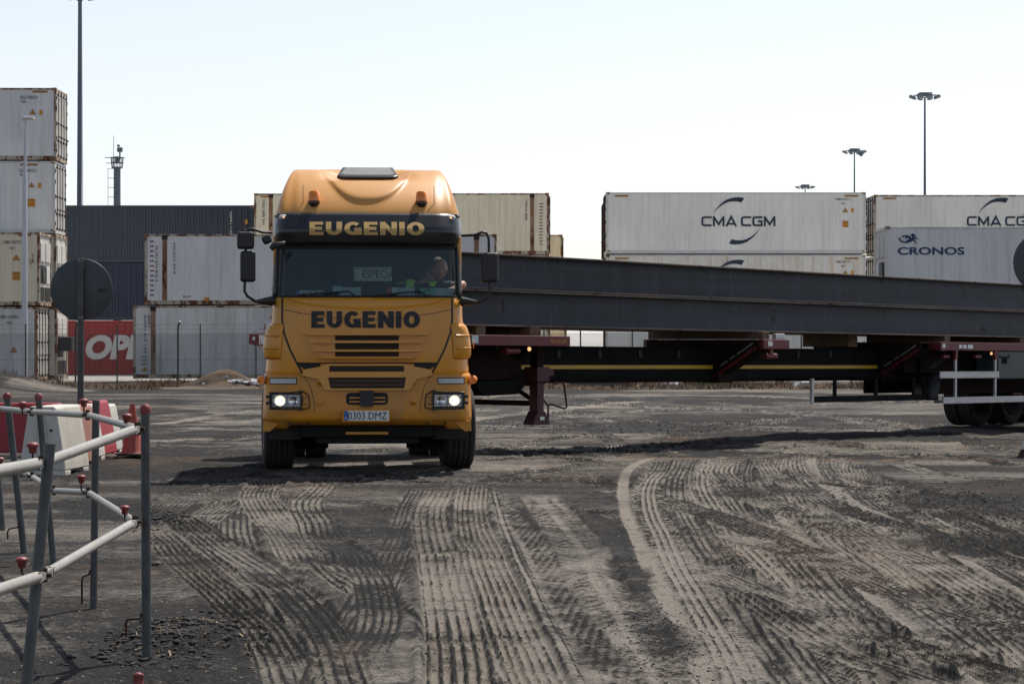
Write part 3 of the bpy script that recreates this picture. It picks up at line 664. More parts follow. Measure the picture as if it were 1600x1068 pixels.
    if inner:
        for sx in (-1, 1):
            xx = sx*(L2-.78); MB().box(xx-.09, xx+.09, -D2-.001, -D2+.016, .17, H-.086).build('stacking_post', M['post_rust'], t_)
            MB().box(xx-.11, xx+.11, -D2-.004, -D2+.02, H-.22, H-.03).build('stacking_post', M['iron'], t_)
    return t_, L2, -D2, H
def zat(py, Y): return CH+(HY-py)/F*Y
# ---- stack on the left, rear column of four
GL = 'white containers stacked on the left'
tops = ['weathered white container with doors, topmost of the left stack', 'weathered white container with doors, second from top of the left stack, beside the street lamp',
        'white container behind the front pair, third from top of the left stack', 'bottom white container behind the front pair, black machinery on its end']
YB = 90.6
for k, pxr in enumerate((88, 86, 88, 89)):
    zb = .03+2.955*(3-k)
    t_, L2, yf, H = container(tops[k], GL, pxr, 0, YB, body=['reefer_blue', 'reefer_blue', 'reefer', 'reefer'][k], anchor='right', right=['door', 'door', 'machine', 'machine'][k], left='plain', rot=1.0, base=zb, H=2.93, frame='frame_rusty' if k != 1 else 'frame_white')
    if k < 2:
        hazard(t_, L2-.95, L2-.35, H-.2, yf) if k == 0 else hazard(t_, L2-1.4, L2-.7, H-.2, yf)
        marks(t_, [('SEGU 910023 0' if k == 0 else 'CGMU 544132 0', L2-1.45, L2-.75, H-.46, H-.33), ('45R1', L2-1.43, L2-1.2, H-.62, H-.52)], yf, M['grey_text'])
        tri(t_, L2-.95, H-1.0, .13, yf); square(t_, L2-.62, H-1.0, .13, .2, yf, False)
        if k == 1: square(t_, L2-.95, H-1.7, .3, .32, yf)
    if k == 3:
        mb = MB(); mb.box(L2+.0, L2+.55, -1.0, .9, 1.15, 1.72); mb.build('generator_set', M['black_part'], t_, bevel=.03)
YB = 88.0
for k, pxr in enumerate((62, 58)):
    t_, L2, yf, H = container(['white container with machinery end, upper of the front pair beside the round sign', 'shabby white container with rusty corner post, lower of the front pair behind the chain fence'][k], GL, pxr, 0, YB, body=['cream', 'reefer_dirty'][k], anchor='right', right=['machine', 'door'][k], left='plain', base=[2.97, .04][k], frame='frame_rusty', rot=.6)
    hazard(t_, L2-.85, L2-.35, H-.16, yf) if k == 0 else None
    marks(t_, [(['CGMU 516737 5', 'APRU 512058 6'][k], L2-1.45, L2-.72, H-.46, H-.33), ('45R1', L2-1.2, L2-.98, H-.68, H-.58)], yf, M['grey_text'])
    tri(t_, L2-.92, H-1.02 if k == 0 else H-1.7, .14, yf)
    if k == 0: square(t_, L2-.92, H-1.72, .3, .32, yf)
    else: MB().box(L2-.10, L2+.004, yf-.004, yf+.1, .2, H-.15).build('corner_post', M['post_rust'], t_)
# ---- dark and red boxes
YD = 105.5
for k, (lab, bd, px, tx) in enumerate((('slate blue corrugated container, long one on top of the dark stack', 'dark_blue', 397, 0), ('navy blue corrugated container in the middle of the dark stack behind the round sign', 'navy', 392, 0), ('red corrugated container with white italic letters on the ground behind the fence', 'red', 392, 1))):
    fm = {'dark_blue': 'dark_blue', 'navy': 'navy', 'red': 'red'}[bd]
    t_, L2, yf, H = container(lab, 'corrugated containers behind the round sign', px, 0, YD, body=bd, frame=fm, anchor='right', ribs='corr', left='door', right='door', endm=bd, base=-.14+2.71*(2-k), H=2.70)
    w2 = lambda p: (p-px)/F*YD+L2
    if k == 0:
        marks(t_, [('HAMU 114206 7', w2(359), w2(363), .9, 2.4, 1)], yf-.02, M['white_text'])
        for zz in (1.0, 1.35, 1.8): MB().box(w2(383), w2(387), yf-.02, yf-.012, zz, zz+.22).build('orange_label', M['warn'], t_)
    if k == 2:
        mb = MB(); fn = lambda x, z, d=0: (x, yf-.022, z)
        put_text(mb, 'OPDR', w2(134), w2(271), .85, 2.02, fn, .055, shear=.22); mb.build('shipping_line_letters', M['white_text'], t_)
# ---- pair of long white reefers left of the truck
YC = 87.3
for k, (px, zb, H_) in enumerate(((226, 3.0, 2.75), (208, .12, 2.85))):
    t_, L2, yf, H = container(['long cool white container with red arrow marks, upper one left of the truck', 'scuffed white long container standing on the ground behind the fence left of the truck'][k], 'long white containers left of the truck', px, 0, YC, length=13.716, H=H_, body=['reefer_blue', 'reefer_dirty'][k], frame='frame_rusty', anchor='left', left='plain', right='machine', base=zb, inner=True)
    if k == 0:
        for j in range(12):
            z = .35+j*.19; MB().box(-L2+.22, -L2+.36, yf-.008, yf-.003, z, z+.05).build('red_arrow', M['maroon'], t_)
        marks(t_, [('HLXU 674 810 2', -L2+.42, -L2+.52, .9, 2.3, 1), ('HLXU 674', -L2+1.12, -L2+1.2, 1.2, 2.4, 1)], yf, M['grey_text'])
        square(t_, -L2+2.42, .22, .2, .13, yf, False); marks(t_, [('MAX GROSS', -L2+1.5, -L2+1.8, .28, .36)], yf, M['grey_text'])
    else:
        marks(t_, [('SUDU 617 123', -L2+.42, -L2+.52, 1.0, 2.5, 1), ('45R1', -L2+.58, -L2+.68, 2.0, 2.5, 1), ('4680', -L2+.3, -L2+.55, .82, .90), ('2900', -L2+.3, -L2+.55, .68, .76), ('3400', -L2+.3, -L2+.55, .54, .62)], yf, M['grey_text'])
        tri(t_, -L2+.45, .36, .12, yf)
# ---- cream stack behind the truck
YE = 104.2
for k in range(3):
    t_, L2, yf, H = container(['cream container with rusty posts, topmost behind the orange cab', 'cream container, middle of the stack behind the orange cab', 'cream container, lowest of the stack behind the orange cab'][k], 'cream containers behind the cab', 397, 0, YE, length=13.716, H=2.86, body='cream', frame='frame_rusty', anchor='left', left='plain', right='door', endm='cream', base=-.15+2.87*(2-k), inner=True, rot=-1.2)
    if k < 2:
        for j in range(14): MB().box(L2-.45, L2-.28, yf-.008, yf-.003, .45+j*.145, .49+j*.145).build('red_arrow', M['brown'], t_)
        marks(t_, [('TRIU 808 341', -L2+.38, -L2+.5, 1.4, 2.6, 1), ('TRIU 808', L2-1.1, L2-1.0, 1.6, 2.5, 1)], yf, M['grey_text'])
    hazard(t_, -L2+.3, -L2+.7, H-.2, yf)
container('pale container with a rusty end just showing behind the cream stack', None, 879, 0, 112, H=2.8, body='cream', frame='frame_rusty', anchor='right', left='plain', right='door', base=4.1, length=6.058)
container('pale container on the ground just showing behind the cream stack', None, 884, 0, 109, H=2.9, body='cream', frame='frame_rusty', anchor='right', left='plain', right='door', base=-.15, length=6.058)
# ---- shipping line stack, centre right
YF = 105.1
def line_logo(t_, cx, cz, h, yf):
    fn = lambda x, z, d=0: (x, yf-.004-d, z)
    mb = MB(); techno(mb, cx, cz, h, fn, 'CMA CGM'); mb.build('shipping_line_letters', M['navy_text'], t_)
def line_box(lab, px, Y, base, dz=0, right_marks=True, frame='frame_white', body='reefer', num='CGMU 547151 5', grp='white containers with navy shipping line letters', **kw):
    t_, L2, yf, H = container(lab, grp, px, 0, Y, body=body, frame=frame, anchor='left', left='door', right='door', base=base, **kw)
    k = 33.3; q = lambda p: -L2+(p-947)/k; zc = lambda p: H-(p-299)/k+dz
    line_logo(t_, q(1096), zc(352.5), .50*15.5/16.6, yf)
    fn = lambda x, z, d=0: (x, yf-.004, z)
    mb = MB(); swoosh(mb, q(1138.5), zc(320.5), 24.5/k, fn); mb.build('upper_swoosh', M['navy_text'], t_)
    mb = MB(); swoosh(mb, q(1163.5), zc(367.5), 24.5/k, fn, -1); mb.build('lower_swoosh', M['navy_text'], t_)
    hazard(t_, q(961), q(982), H-.22, yf)
    if right_marks:
        hazard(t_, q(1320), q(1341), H-.22, yf)
        marks(t_, [(num, q(1305), q(1329), zc(312), zc(308.5)), ('45R1', q(1314), q(1321), zc(318.5), zc(315.5))], yf, M['grey_text'])
        tri(t_, q(1321), zc(328), .13, yf); square(t_, q(1332), zc(327.5), .13, .19, yf, False); square(t_, q(1321), zc(349), .29, .3, yf)
    return t_
line_box('clean white container with navy letters, topmost of the stack right of centre', 947, YF, -.19+2*2.93)
line_box('white container with orange rust streaks and navy swoosh, second of the stack right of centre', 947, YF, -.19+2.93, body='streaked', num='CGMU 547119 0')
line_box('white container standing on the ground, lowest of the stack right of centre', 947, YF, -.19)
container('brown container whose edge shows left of the clean white stack', None, 944, 0, 109, body='brown', frame='brown', ribs='corr', anchor='left', left='door', right='door', endm='brown', base=5.5, H=2.9)
# ---- right stack
for k in range(3):
    line_box(['greyish white container with navy letters cut by the right edge, topmost at right', 'greyish white container in the middle of the rear right stack', 'greyish white container lowest in the rear right stack'][k], 1366, 108.2, -.14+2.945*(2-k), dz=.092, body='reefer', frame='frame_rusty' if k == 0 else 'frame_white', right_marks=False, grp='rear right containers')
YH = 79.6
for k in range(2):
    t_, L2, yf, H = container(['grey white container with a blue sea horse emblem and blue letters at right', 'grey white container under the one with the sea horse emblem'][k], 'grey containers at right', 1383, 0, YH, body='reefer_blue', frame='reefer_dirty', ribs='reefer', anchor='left', left='machine', right='door', base=-.05+2.86*(1-k), H=2.85)
    if k == 0:
        q = lambda p: (p-1383)/F*YH-L2; zc = lambda p: H-(p-355)/F*YH; fn = lambda x, z, d=0: (x, yf-.004-d, z)
        mb = MB(); put_text(mb, 'CRONOS', q(1402.5), q(1507), zc(399.5), zc(387.5), fn, .022); mb.build('shipping_line_letters', M['blue_text'], t_)
        mb = MB(); U = lambda pts: [(q(x), zc(y)) for x, y in pts]
        # prancing sea horse: curled tail, body, neck, head, forelegs, wing
        ribbon(mb, U([(1404, 373), (1409, 379), (1416, 380.5), (1421, 377), (1421, 372.5), (1416.5, 371.5), (1414.5, 374.5)]), .055, fn, 0)
        ribbon(mb, U([(1409, 371.5), (1415, 369.5), (1421, 371), (1425, 376)]), .05, fn, .001)
        ribbon(mb, U([(1416, 378.5), (1422, 378), (1427, 374.5), (1427, 370), (1424, 367)]), .09, fn, .002)
        ribbon(mb, U([(1424, 368), (1428, 368.5), (1430, 370.5)]), .06, fn, .003)
        ribbon(mb, U([(1427, 375.5), (1431, 373), (1434, 375.5)]), .035, fn, .004); ribbon(mb, U([(1426, 377), (1430, 378), (1431.5, 382)]), .035, fn, .0045)
        mb.build('sea_horse_emblem', M['blue_text'], t_)
        mb = MB(); mb.box(-L2-.62, -L2+.0, -.95, .9, .05, .95); g_ = mb.build('generator_set', M['black_part'], t_, bevel=.04)
        MB().box(-L2-.48, -L2-.2, -.965, -.951, .15, .8).build('white_panel', M['white_plastic'], g_)
# ---- light masts
def mast(label, px, topy, Y, r0, heads=8, rad=1.5):
    x = (px-800)/F*Y; t_ = thing('light_mast', label, 'light mast', (x, Y, 0), group='tall floodlight masts')
    zt = zat(topy, Y)-.5; mb = MB(); mb.tube([(0, 0, -.5), (0, 0, 9.6), (0, 0, 9.6), (0, 0, zt)], [r0, r0*.9, r0*.82, r0*.48], 16); mb.build('pole', M['mast'], t_)
    mb = MB(); n = 16; mb.tube([(rad*.55*math.cos(i*2*math.pi/n), rad*.55*math.sin(i*2*math.pi/n), zt+.1) for i in range(n+1)], .07, 6)
    for i in range(4): mb.tube([(0, 0, zt), (rad*.55*math.cos(i*math.pi/2+.4), rad*.55*math.sin(i*math.pi/2+.4), zt+.1)], .05, 6)
    mb.box(-.7, .7, -.7, .7, zt+.25, zt+.55); mb.build('ring', M['mast'], t_)
    for i in range(heads):
        a = i*2*math.pi/heads+.2; mb = MB(); c = Vector((rad*math.cos(a), rad*math.sin(a), zt+.05))
        Mx = Matrix.Rotation(a, 4, 'Z') @ Matrix.Rotation(R(-22), 4, 'Y')
        mb.cbox(c, (.7, .5, .22), Mx); mb.cbox(c*.8+Vector((0, 0, .22*zt/zt-.0+zt*.2-.0)), (.5, .08, .08), Matrix.Rotation(a, 4, 'Z')) ; mb.build('floodlight', M['mast'], t_, bevel=.04)
    return t_
mast('very tall light mast behind the slate container at left, its head at the top edge', 125, -14, 187, .34)
mast('tallest floodlight mast at the right, above the navy lettered container', 1445, 146, 255, .22)
mt = mast('middle floodlight mast with a small speaker under its head', 1335, 233, 330, .2)
mb = MB(); z_ = zat(240, 330); mb.cbox((.9, 0, z_), (.8, .5, .6), Matrix.Rotation(R(35), 4, 'Y')); mb.build('speaker_horn', M['mast'], mt, bevel=.05)
mast('farthest floodlight mast whose head just clears the clean white container', 1258, 289, 407, .2)
# ---- camera tower
YT = 130; x = (183-800)/F*YT
t_ = thing('camera_tower', 'grey tower with a railed platform, camera and whip aerial behind the slate container', 'tower', (x, YT, 0))
k = YT/F; zp = zat(263, YT)
mb = MB(); mb.tube([(0, 0, -.3), (0, 0, zp)], [.24, .2], 16); mb.build('column', M['mast'], t_)
mb = MB(); mb.tube([(0, 0, zp), (0, 0, zp+.08)], .32, 20)
for j in range(10):
    a = j*2*math.pi/10; mb.tube([(.3*math.cos(a), .3*math.sin(a), zp), (.36*math.cos(a), .36*math.sin(a), zp+.62)], .022, 5)
for z in (.32, .62): mb.tube([(.36*math.cos(j*math.pi/8), .36*math.sin(j*math.pi/8), zp+z) for j in range(17)], .025, 5)
mb.tube([(-.7, 0, zp+.62), (.45, 0, zp+.62)], .025, 5); mb.tube([(-.66, 0, zp+.3), (-.3, 0, zp+.3)], .02, 5); mb.build('platform', M['mast'], t_)
mb = MB(); mb.tube([(.16, 0, zp+.5), (.16, 0, zp+.95)], .05, 8); mb.cbox((.16, 0, zp+1.08), (.3, .24, .26)); mb.cbox((.1, -.1, zp+1.3), (.16, .16, .12)); mb.cbox((.0, .1, zp+.5), (.25, .2, .4)); mb.build('camera', M['mast'], t_, bevel=.03)
MB().tube([(-.2, 0, zp), (-.2, 0, zat(212, YT))], .016, 5).build('aerial', M['mast'], t_)
mb = MB(); za = zat(264, YT)
for xx in (-.52, -.12): mb.tube([(xx, -.05, 0), (xx, -.05, za)], .014, 5)
for j in range(16):
    z = za-j*.55
    if z > 1: mb.tube([(-.52+.2*math.cos(a)+.2, -.05-.3*math.sin(a), z) for a in [q*math.pi/6 for q in range(7)]], .016, 5)
mb.build('ladder', M['mast'], t_)
# ---- street lamp on the left
YL = 82; x = (38.5-800)/F*YL
t_ = thing('street_lamp', 'slim pale street lamp with one small head in front of the left stack', 'street lamp', (x, YL, 0))
zt = zat(186, YL); mb = MB(); mb.tube([(0, 0, -.1), (0, 0, zat(225, YL)*.8), (.05, 0, zt)], [.115, .085, .035], 14); mb.build('pole', M['lamp_white'], t_)
mb = MB(); mb.cbox((.14, 0, zt+.03), (.42, .22, .11), Matrix.Rotation(R(4), 4, 'Y')); mb.cbox((-.02, 0, zt-.0), (.16, .12, .13)); mb.build('lamp_head', M['white_plastic'], t_, bevel=.035)
# ---- chain-link fence
YFN = 77.4; s_ = F/YFN; fz = lambda py: zat(py, YFN)
t_ = thing('chain_link_fence', 'grey chain-link fence running across behind the yard', 'fence', (0, YFN, 0))
posts = [-60, 40, 118, 183, 278, 313, 400, 500, 610, 720, 800, 850, 907, 988, 1061, 1121, 1222, 1252, 1330, 1420, 1510, 1600, 1690]
for i, p in enumerate(posts):
    x = (p-800)/s_; mb = MB()
    if p in (118, 278): mb.tube([(x, 0, -.1), (x, 0, 2.0), (x+.02, -.05, 2.12), (x+.1, -.18, 2.27)], .034, 8)
    else: mb.tube([(x, 0, -.1), (x, 0, 2.18)], .026, 8)
    mb.build('post', M['galv'], t_)
x0, x1 = (-80-800)/s_, (1700-800)/s_; z0, z1 = .05, 1.84
mb = MB(); p_ = .075; hh = z1-z0; n = int((x1-x0)/p_)
for i in range(n):
    a = x0+i*p_
    for sg in (1, -1):
        xa = a if sg > 0 else a+hh*.85; xb = a+hh*.85 if sg > 0 else a; w = .0052
        mb.add([(xa-w, .002*sg, z0), (xa+w, .002*sg, z0), (xb+w, .002*sg, z1), (xb-w, .002*sg, z1), (xa, .002*sg+w*1.4, z0), (xb, .002*sg+w*1.4, z1)], [(0, 1, 2, 3), (1, 4, 5, 2), (4, 0, 3, 5)])
mb.build('mesh', M['wire'], t_)
mb = MB()
for z in (.05, .95, 1.84, 2.0, 2.15): mb.tube([(x0, -.02, z), (x1, -.02, z)], .005, 4)
mb.build('straining_wires', M['wire'], t_)
# ---- dry verge, weeds, litter
rs = np.random.RandomState(4); mb = MB()
def tuft(x, y, h, n, w=.02, sp=.12):
    z = ground_z(x, y)
    for _ in range(n):
        a = rs.rand()*6.28; l = h*(.5+rs.rand()*.7); dx = math.cos(a)*sp*(.4+rs.rand()); dy = math.sin(a)*sp*(.4+rs.rand()); bx = x+(rs.rand()-.5)*sp*2; by = y+(rs.rand()-.5)*sp*2
        pxx = -math.sin(a)*w; pyy = math.cos(a)*w
        mb.add([(bx-pxx, by-pyy, z-.02), (bx+pxx, by+pyy, z-.02), (bx+dx, by+dy, z+l)], [(0, 1, 2)])
for i in range(5200):
    x = -24+rs.rand()*46; y = YFN-3.6+rs.rand()**1.2*7.5
    d = float(vnoise(np.array([x]), np.array([y]), .45, 5)[0]); 
    if d < .38 or abs(x-(352-800)/F*YFN) < 1.5: continue
    if float(vnoise(np.array([x]), np.array([y]), 1.7, 15)[0]) < .42: continue
    tuft(x, y, .08+.38*(d-.35)*(.4+rs.rand()), 9, .016, .16)
tag(mb.build('dry_grass', M['dry']), 'strip of dry brown grass along the foot of the fence', 'grass', kind='stuff')
def shrub(px, Y, h, n, col, lab):
    global mb
    mb = MB(); x = (px-800)/F*Y; 
    for i in range(n): tuft(x+rs.randn()*.35, Y+rs.randn()*.25, h, 12, .012, .22)
    o = mb.build('weed_bush', col); tag(o, lab, 'weed')
shrub(1112, YFN-1.5, .55, 26, M['green'], 'small green weed bush growing at the foot of the fence under the spine beam')
shrub(1000, YFN-1.2, .38, 16, M['dry'], 'dry twiggy weed bush at the fence right of the trailer leg')
shrub(948, YFN+1.0, .6, 16, M['dry'], 'thin dry weed bush behind the grey timber by the fence')
shrub(1212, YFN-.9, .5, 10, M['dry'], 'sparse dry weed bush at the fence, right of the green one')
# logs and rubbish along the fence
def beamlog(px0, px1, py, r, m, lab, nm='old_log'):
    Y = F*CH/(py-HY)*1.0; mb = MB(); xa = (px0-800)/F*Y; xb = (px1-800)/F*Y
    mb.box(xa, xb, Y-r, Y+r, 0.02, 2*r+.02); tag(mb.build(nm, m, bevel=r*.2), lab, 'timber')
beamlog(889, 984, 605, .11, M['galv'], 'long weathered grey timber lying on the verge behind the trailer leg')
def rubble(name, px, py, n, sp, r, m, lab, cat):
    c = G(px, py); mb = MB()
    for i in range(n):
        q = c+Vector((rs.randn()*sp, rs.randn()*sp*.6, 0)); s2 = r*(.4+rs.rand()); z = ground_z(q.x, q.y)
        Mx = Matrix.Rotation(rs.rand()*6, 4, 'Z') @ Matrix.Rotation(rs.rand()*1.2, 4, 'X')
        mb.cbox((q.x, q.y, z+s2*.25), (s2*(1+rs.rand()*2), s2, s2*.35), Mx)
    tag(mb.build(name, m, bevel=.01), lab, cat)
rubble('rubbish_heap', 1050, 602, 26, .7, .16, M['plaster'], 'white scraps of rubbish scattered on the dry verge left of the green weed', 'rubbish')
rubble('rubbish_heap', 1160, 604, 9, .9, .12, M['plaster'], 'a few pale scraps of rubbish on the verge right of the green weed', 'rubbish')
rubble('rubbish_bag', 1245, 605, 3, .08, .2, M['plaster'], 'single small white rubbish bag on the verge near the hanging side guard', 'rubbish')
rubble('rubbish_heap', 1390, 606, 8, .8, .12, M['rock_pale'], 'pale broken lumps on the verge seen through the hanging side guard', 'rubbish')
c_ = P(352, 532, 77.4)
mb = MB()
for i in range(16):
    a = rs.randn()*.6; s2 = .08+rs.rand()*.1; yq = 76.6+rs.rand()*.4; mb.cbox((c_.x+a+.4, yq, ground_z(c_.x+a, yq)+.05), (s2*2.6, s2, s2*.4), Matrix.Rotation(rs.rand()*6, 4, 'Z') @ Matrix.Rotation(.5, 4, 'X'))
tag(mb.build('rubbish_heap', M['plaster'], bevel=.01), 'white scraps lying on the earth mound left of the truck', 'rubbish')
# ------------------------------------------------------------------ the truck; local x to the picture's right, y to its rear
ang = math.atan2(226, F)
truck = thing('tractor_unit', 'orange truck tractor with black sun visor and name lettering, headlamps lit, driving towards the viewer', 'truck', (-1.724, 26.7, 0), (0, 0, ang))
def T(px, py, dy=0):
    s = F/(26.76+dy); return Vector(((px-574)/s, dy, 1.6+(532-py)/s))
def TP(pts, dy): return [tuple(T(a, b_, dy)) for a, b_ in pts]
# plan shape of the cab front: half width, front depth, corner radius as functions of height
KEY = [(1.12, 1.225, .10, .22), (1.45, 1.20, .09, .22), (1.68, 1.17, .10, .20), (1.82, 1.142, .10, .18), (2.12, 1.13, .13, .16), (2.82, 1.115, .27, .16), (3.12, 1.13, .30, .2)]
def kp(z):
    z = max(KEY[0][0], min(KEY[-1][0], z))
    for a, b_ in zip(KEY, KEY[1:]):
        if z <= b_[0]: t = (z-a[0])/(b_[0]-a[0]); return [a[i]*(1-t)+b_[i]*t for i in (1, 2, 3)]
def fy(x, z, off=0.0, k=None):
    hw, yf, r = k or kp(z); x = abs(x); y = yf+.07*(x/hw)**2; e = x-(hw-r)
    if e > 0: y += r-math.sqrt(max(0, r*r-min(e, r)**2))
    return y-off
def shell(mb, z0, z1, yb=2.2, nz=8, off=0, x0=-1, x1=1, kf=None, nx=44, sides=True):
    rows = []
    for j in range(nz+1):
        z = z0+(z1-z0)*j/nz; k = kf(z) if kf else kp(z); hw = k[0]+off; row = []
        if sides: row += [(-hw, yb, z), (-hw, (yb+k[1]+k[2])/2, z)]
        for i in range(nx+1):
            u = x0+(x1-x0)*i/nx; a = math.sin(u*math.pi/2)*.35+u*.65; x = a*hw
            row.append((x, fy(min(abs(x), k[0]*.9999), z, off, k), z))
        if sides: row += [(hw, (yb+k[1]+k[2])/2, z), (hw, yb, z)]
        rows.append(row)
    n = len(rows[0]); mb.add([p for r_ in rows for p in r_], [(j*n+i, j*n+i+1, (j+1)*n+i+1, (j+1)*n+i) for j in range(nz) for i in range(n-1)], True)
    return mb
body = shell(MB(), 1.12, 2.12); cabb = body.build('cab_body', M['orange'], truck, solid=.02)
MB().box(-1.12, 1.12, 2.16, 2.19, 1.12, 3.4).build('cab_rear_wall', M['orange'], truck)
MB().box(-1.08, 1.08, .5, 2.14, 1.16, 1.2).build('cab_floor', M['interior'], truck)
# seams of the front flap
sur = lambda x, z, d=0: (x, fy(x, z, .0135+d), z)
def seam(name, pts, w, m, par=cabb, d=0):
    mb = MB(); q = []
    for a, b_ in zip(pts, pts[1:]):
        n = max(2, int(math.hypot(b_[0]-a[0], b_[1]-a[1])/6)); q += [(a[0]+(b_[0]-a[0])*i/n, a[1]+(b_[1]-a[1])*i/n) for i in range(n)]
    q.append(pts[-1]); q = [T(*p) for p in q]
    ribbon(mb, [(v.x, v.z) for v in q], w, sur, d); return mb.build(name, m, par)
mir = lambda pts: [(1148-a, b_) for a, b_ in pts]
sm = [(441, 465), (441, 500), (444, 520), (453, 545), (466, 571), (473, 583)]
seam('panel_gap', sm, .022, M['text_black']); seam('panel_gap', mir(sm), .022, M['text_black'])
seam('panel_gap', [(464, 567), (684, 567)], .014, M['chassis'])
cr = [(443, 483), (470, 489), (520, 496), (574, 499), (628, 496), (678, 489), (705, 483)]
seam('body_crease', cr, .008, M['amber_dark'])
# raised brow under the windscreen
mb = MB(); rows = 6
def brow(u, v):
    x = -.92+1.84*u; z = 2.115-.17*v*(1-(2*u-1)**2)**.5 if 0 < u < 1 else 2.115
    return (x, fy(x, z, .004+.016*math.sin(math.pi*v)), z)
mb.grid(brow, 40, 5).build('brow_moulding', M['orange'], cabb)
# lower lettering
mb = MB(); a, b_ = T(487, 512, .1), T(656, 486, .1)
heavy_text(mb, 'EUGENIO', a.x, b_.x, a.z, b_.z, lambda x, z, d=0: (x, fy(x, z, .022+d), z), w=(.33, .23)); mb.build('owner_name_letters', M['text_black'], truck)
# grille: recessed field, dark mesh, proud slats
def strips(pts, step=.04):
    """cut a polygon into upright strips so that it can follow a curved face"""
    def cut(P_, x, s):
        o = []
        for i in range(len(P_)):
            a, b_ = P_[i-1], P_[i]; ia, ib = s*(a[0]-x) >= 0, s*(b_[0]-x) >= 0
            if ia != ib: t = (x-a[0])/(b_[0]-a[0]); o.append((x, a[1]+(b_[1]-a[1])*t))
            if ib: o.append(b_)
        return o
    x0 = min(p[0] for p in pts); x1 = max(p[0] for p in pts); n = max(1, int((x1-x0)/step)); out = []
    for i in range(n):
        q = cut(cut(pts, x0+(x1-x0)*i/n, 1), x0+(x1-x0)*(i+1)/n, -1)
        if len(q) > 2: out.append(q)
    return out
def slab(mb, q, sf, o0, o1):
    q = [(v.x, v.z) for v in q]
    for s_ in strips(q): mb.add([(x, sf(x, z, o1), z) for x, z in s_], [tuple(range(len(s_)))])
    r = []
    for a, b_ in zip(q, q[1:]+q[:1]):
        n = max(1, int(math.hypot(b_[0]-a[0], b_[1]-a[1])/.04)); r += [(a[0]+(b_[0]-a[0])*i/n, a[1]+(b_[1]-a[1])*i/n) for i in range(n)]
    n = len(r); mb.add([(x, sf(x, z, o1), z) for x, z in r]+[(x, sf(x, z, o0), z) for x, z in r], [(i, (i+1) % n, (i+1) % n+n, i+n) for i in range(n)])
def plate(name, pts, m, par, off0, off1, bevel=0):
    mb = MB(); slab(mb, [T(a, b_, .1) for a, b_ in pts], fy, off0-.02, off1+.012); return mb.build(name, m, par)
gr = plate('grille_surround', [(478, 522), (670, 522), (664, 536), (656, 550), (645, 560), (503, 560), (492, 550), (484, 536)], M['orange'], truck, -.01, .012)
for y0, y1 in ((524, 531.5), (536, 545.5), (549, 556.5)): plate('grille_opening', [(524, y0), (623, y0), (623, y1), (524, y1)], M['slot'], gr, .005, .016, 0)
for y0, y1, xa, xb in ((519.5, 523.5, 476, 672), (531.5, 535.5, 483, 665), (545, 549, 487, 661), (556.5, 560, 498, 650)):
    plate('grille_slat', [(xa, y0+1), (xb, y0+1), (xb-6, y1), (xa+6, y1)], M['orange'], gr, 0, .075, .008)
for x0 in (497, 624): plate('grille_handle', [(x0, 523.5), (x0+26, 523.5), (x0+24, 527), (x0+2, 527)], M['orange'], gr, .01, .03, .004)
for x0, fl in ((465, 1), (683, -1)):
    pts = [(x0, 567.5), (x0+fl*36, 567.5), (x0+fl*36, 573), (x0+fl*30, 577), (x0+fl*11, 577), (x0+fl*8, 573), (x0+fl*4, 573)]
    plate('hinge_pocket', pts if fl > 0 else pts[::-1], M['grille'], truck, .0, .012, 0)
# side air deflector pods at the corners
for sx in (-1, 1):
    mb = MB()
    def pod(u, v):
        z = 1.38+.42*v; zz = math.sin(math.pi*min(1, max(0, v)))**.35; k = kp(z); a = R(200+75*u)
        r = .012+.062*zz*math.sin(math.pi*min(1, .12+u*.88))**.6
        e = R(90)*(1-u); x = (k[0]-k[2])+(k[2]+r)*math.sin(R(10)+R(80)*(1-u)); y = k[1]+.07+k[2]-(k[2]+r)*math.cos(R(10)+R(80)*(1-u))
        return (sx*x, y-.01, z)
    mb.grid(pod, 14, 18); p_ = mb.build('corner_deflector', M['orange'], truck, solid=.012)
    for zz in (1.51, 1.66):
        mb = MB(); k = kp(zz)
        mb.tube([(sx*((k[0]-k[2])+(k[2]+.075)*math.sin(R(q))), k[1]+.06+k[2]-(k[2]+.07)*math.cos(R(q)), zz) for q in (18, 30, 42, 54, 66)], .014, 6); mb.build('deflector_rib', M['orange'], p_)
    mb = MB(); yq = 1.0
    mb.tube([(sx*1.288, .50, 1.56), (sx*1.294, .50, 1.56)], .055, 16); mb.build('badge', M['orange'], p_)
    mb = MB(); put_text(mb, '13', -.03, .03, 1.53, 1.59, lambda x, z, d=0: (sx*1.297, .50+sx*x, z), .01); mb.build('badge_number', M['text_black'], p_)
# doors with windows, mirrors side
for sx in (-1, 1):
    mb = MB()
    mb.box(*sorted((sx*1.10, sx*1.13)), .42, 1.50, 2.12, 2.17); mb.box(*sorted((sx*1.085, sx*1.118)), .5, 2.2, 2.78, 3.12); mb.box(*sorted((sx*1.10, sx*1.13)), 1.42, 2.2, 2.12, 2.785)
    mb.build('door_frame', M['orange'], truck, bevel=.01)
    if sx < 0: mb = MB(); mb.add([(sx*1.118, .52, 2.17), (sx*1.118, 1.42, 2.17), (sx*1.10, 1.42, 2.78), (sx*1.10, .62, 2.78)], [(0, 1, 2, 3)]); mb.build('door_window', M['glass'], truck)
    MB().box(*sorted((sx*1.205, sx*1.222)), 1.2, 1.38, 1.72, 1.76).build('door_handle', M['black_plastic'], truck)
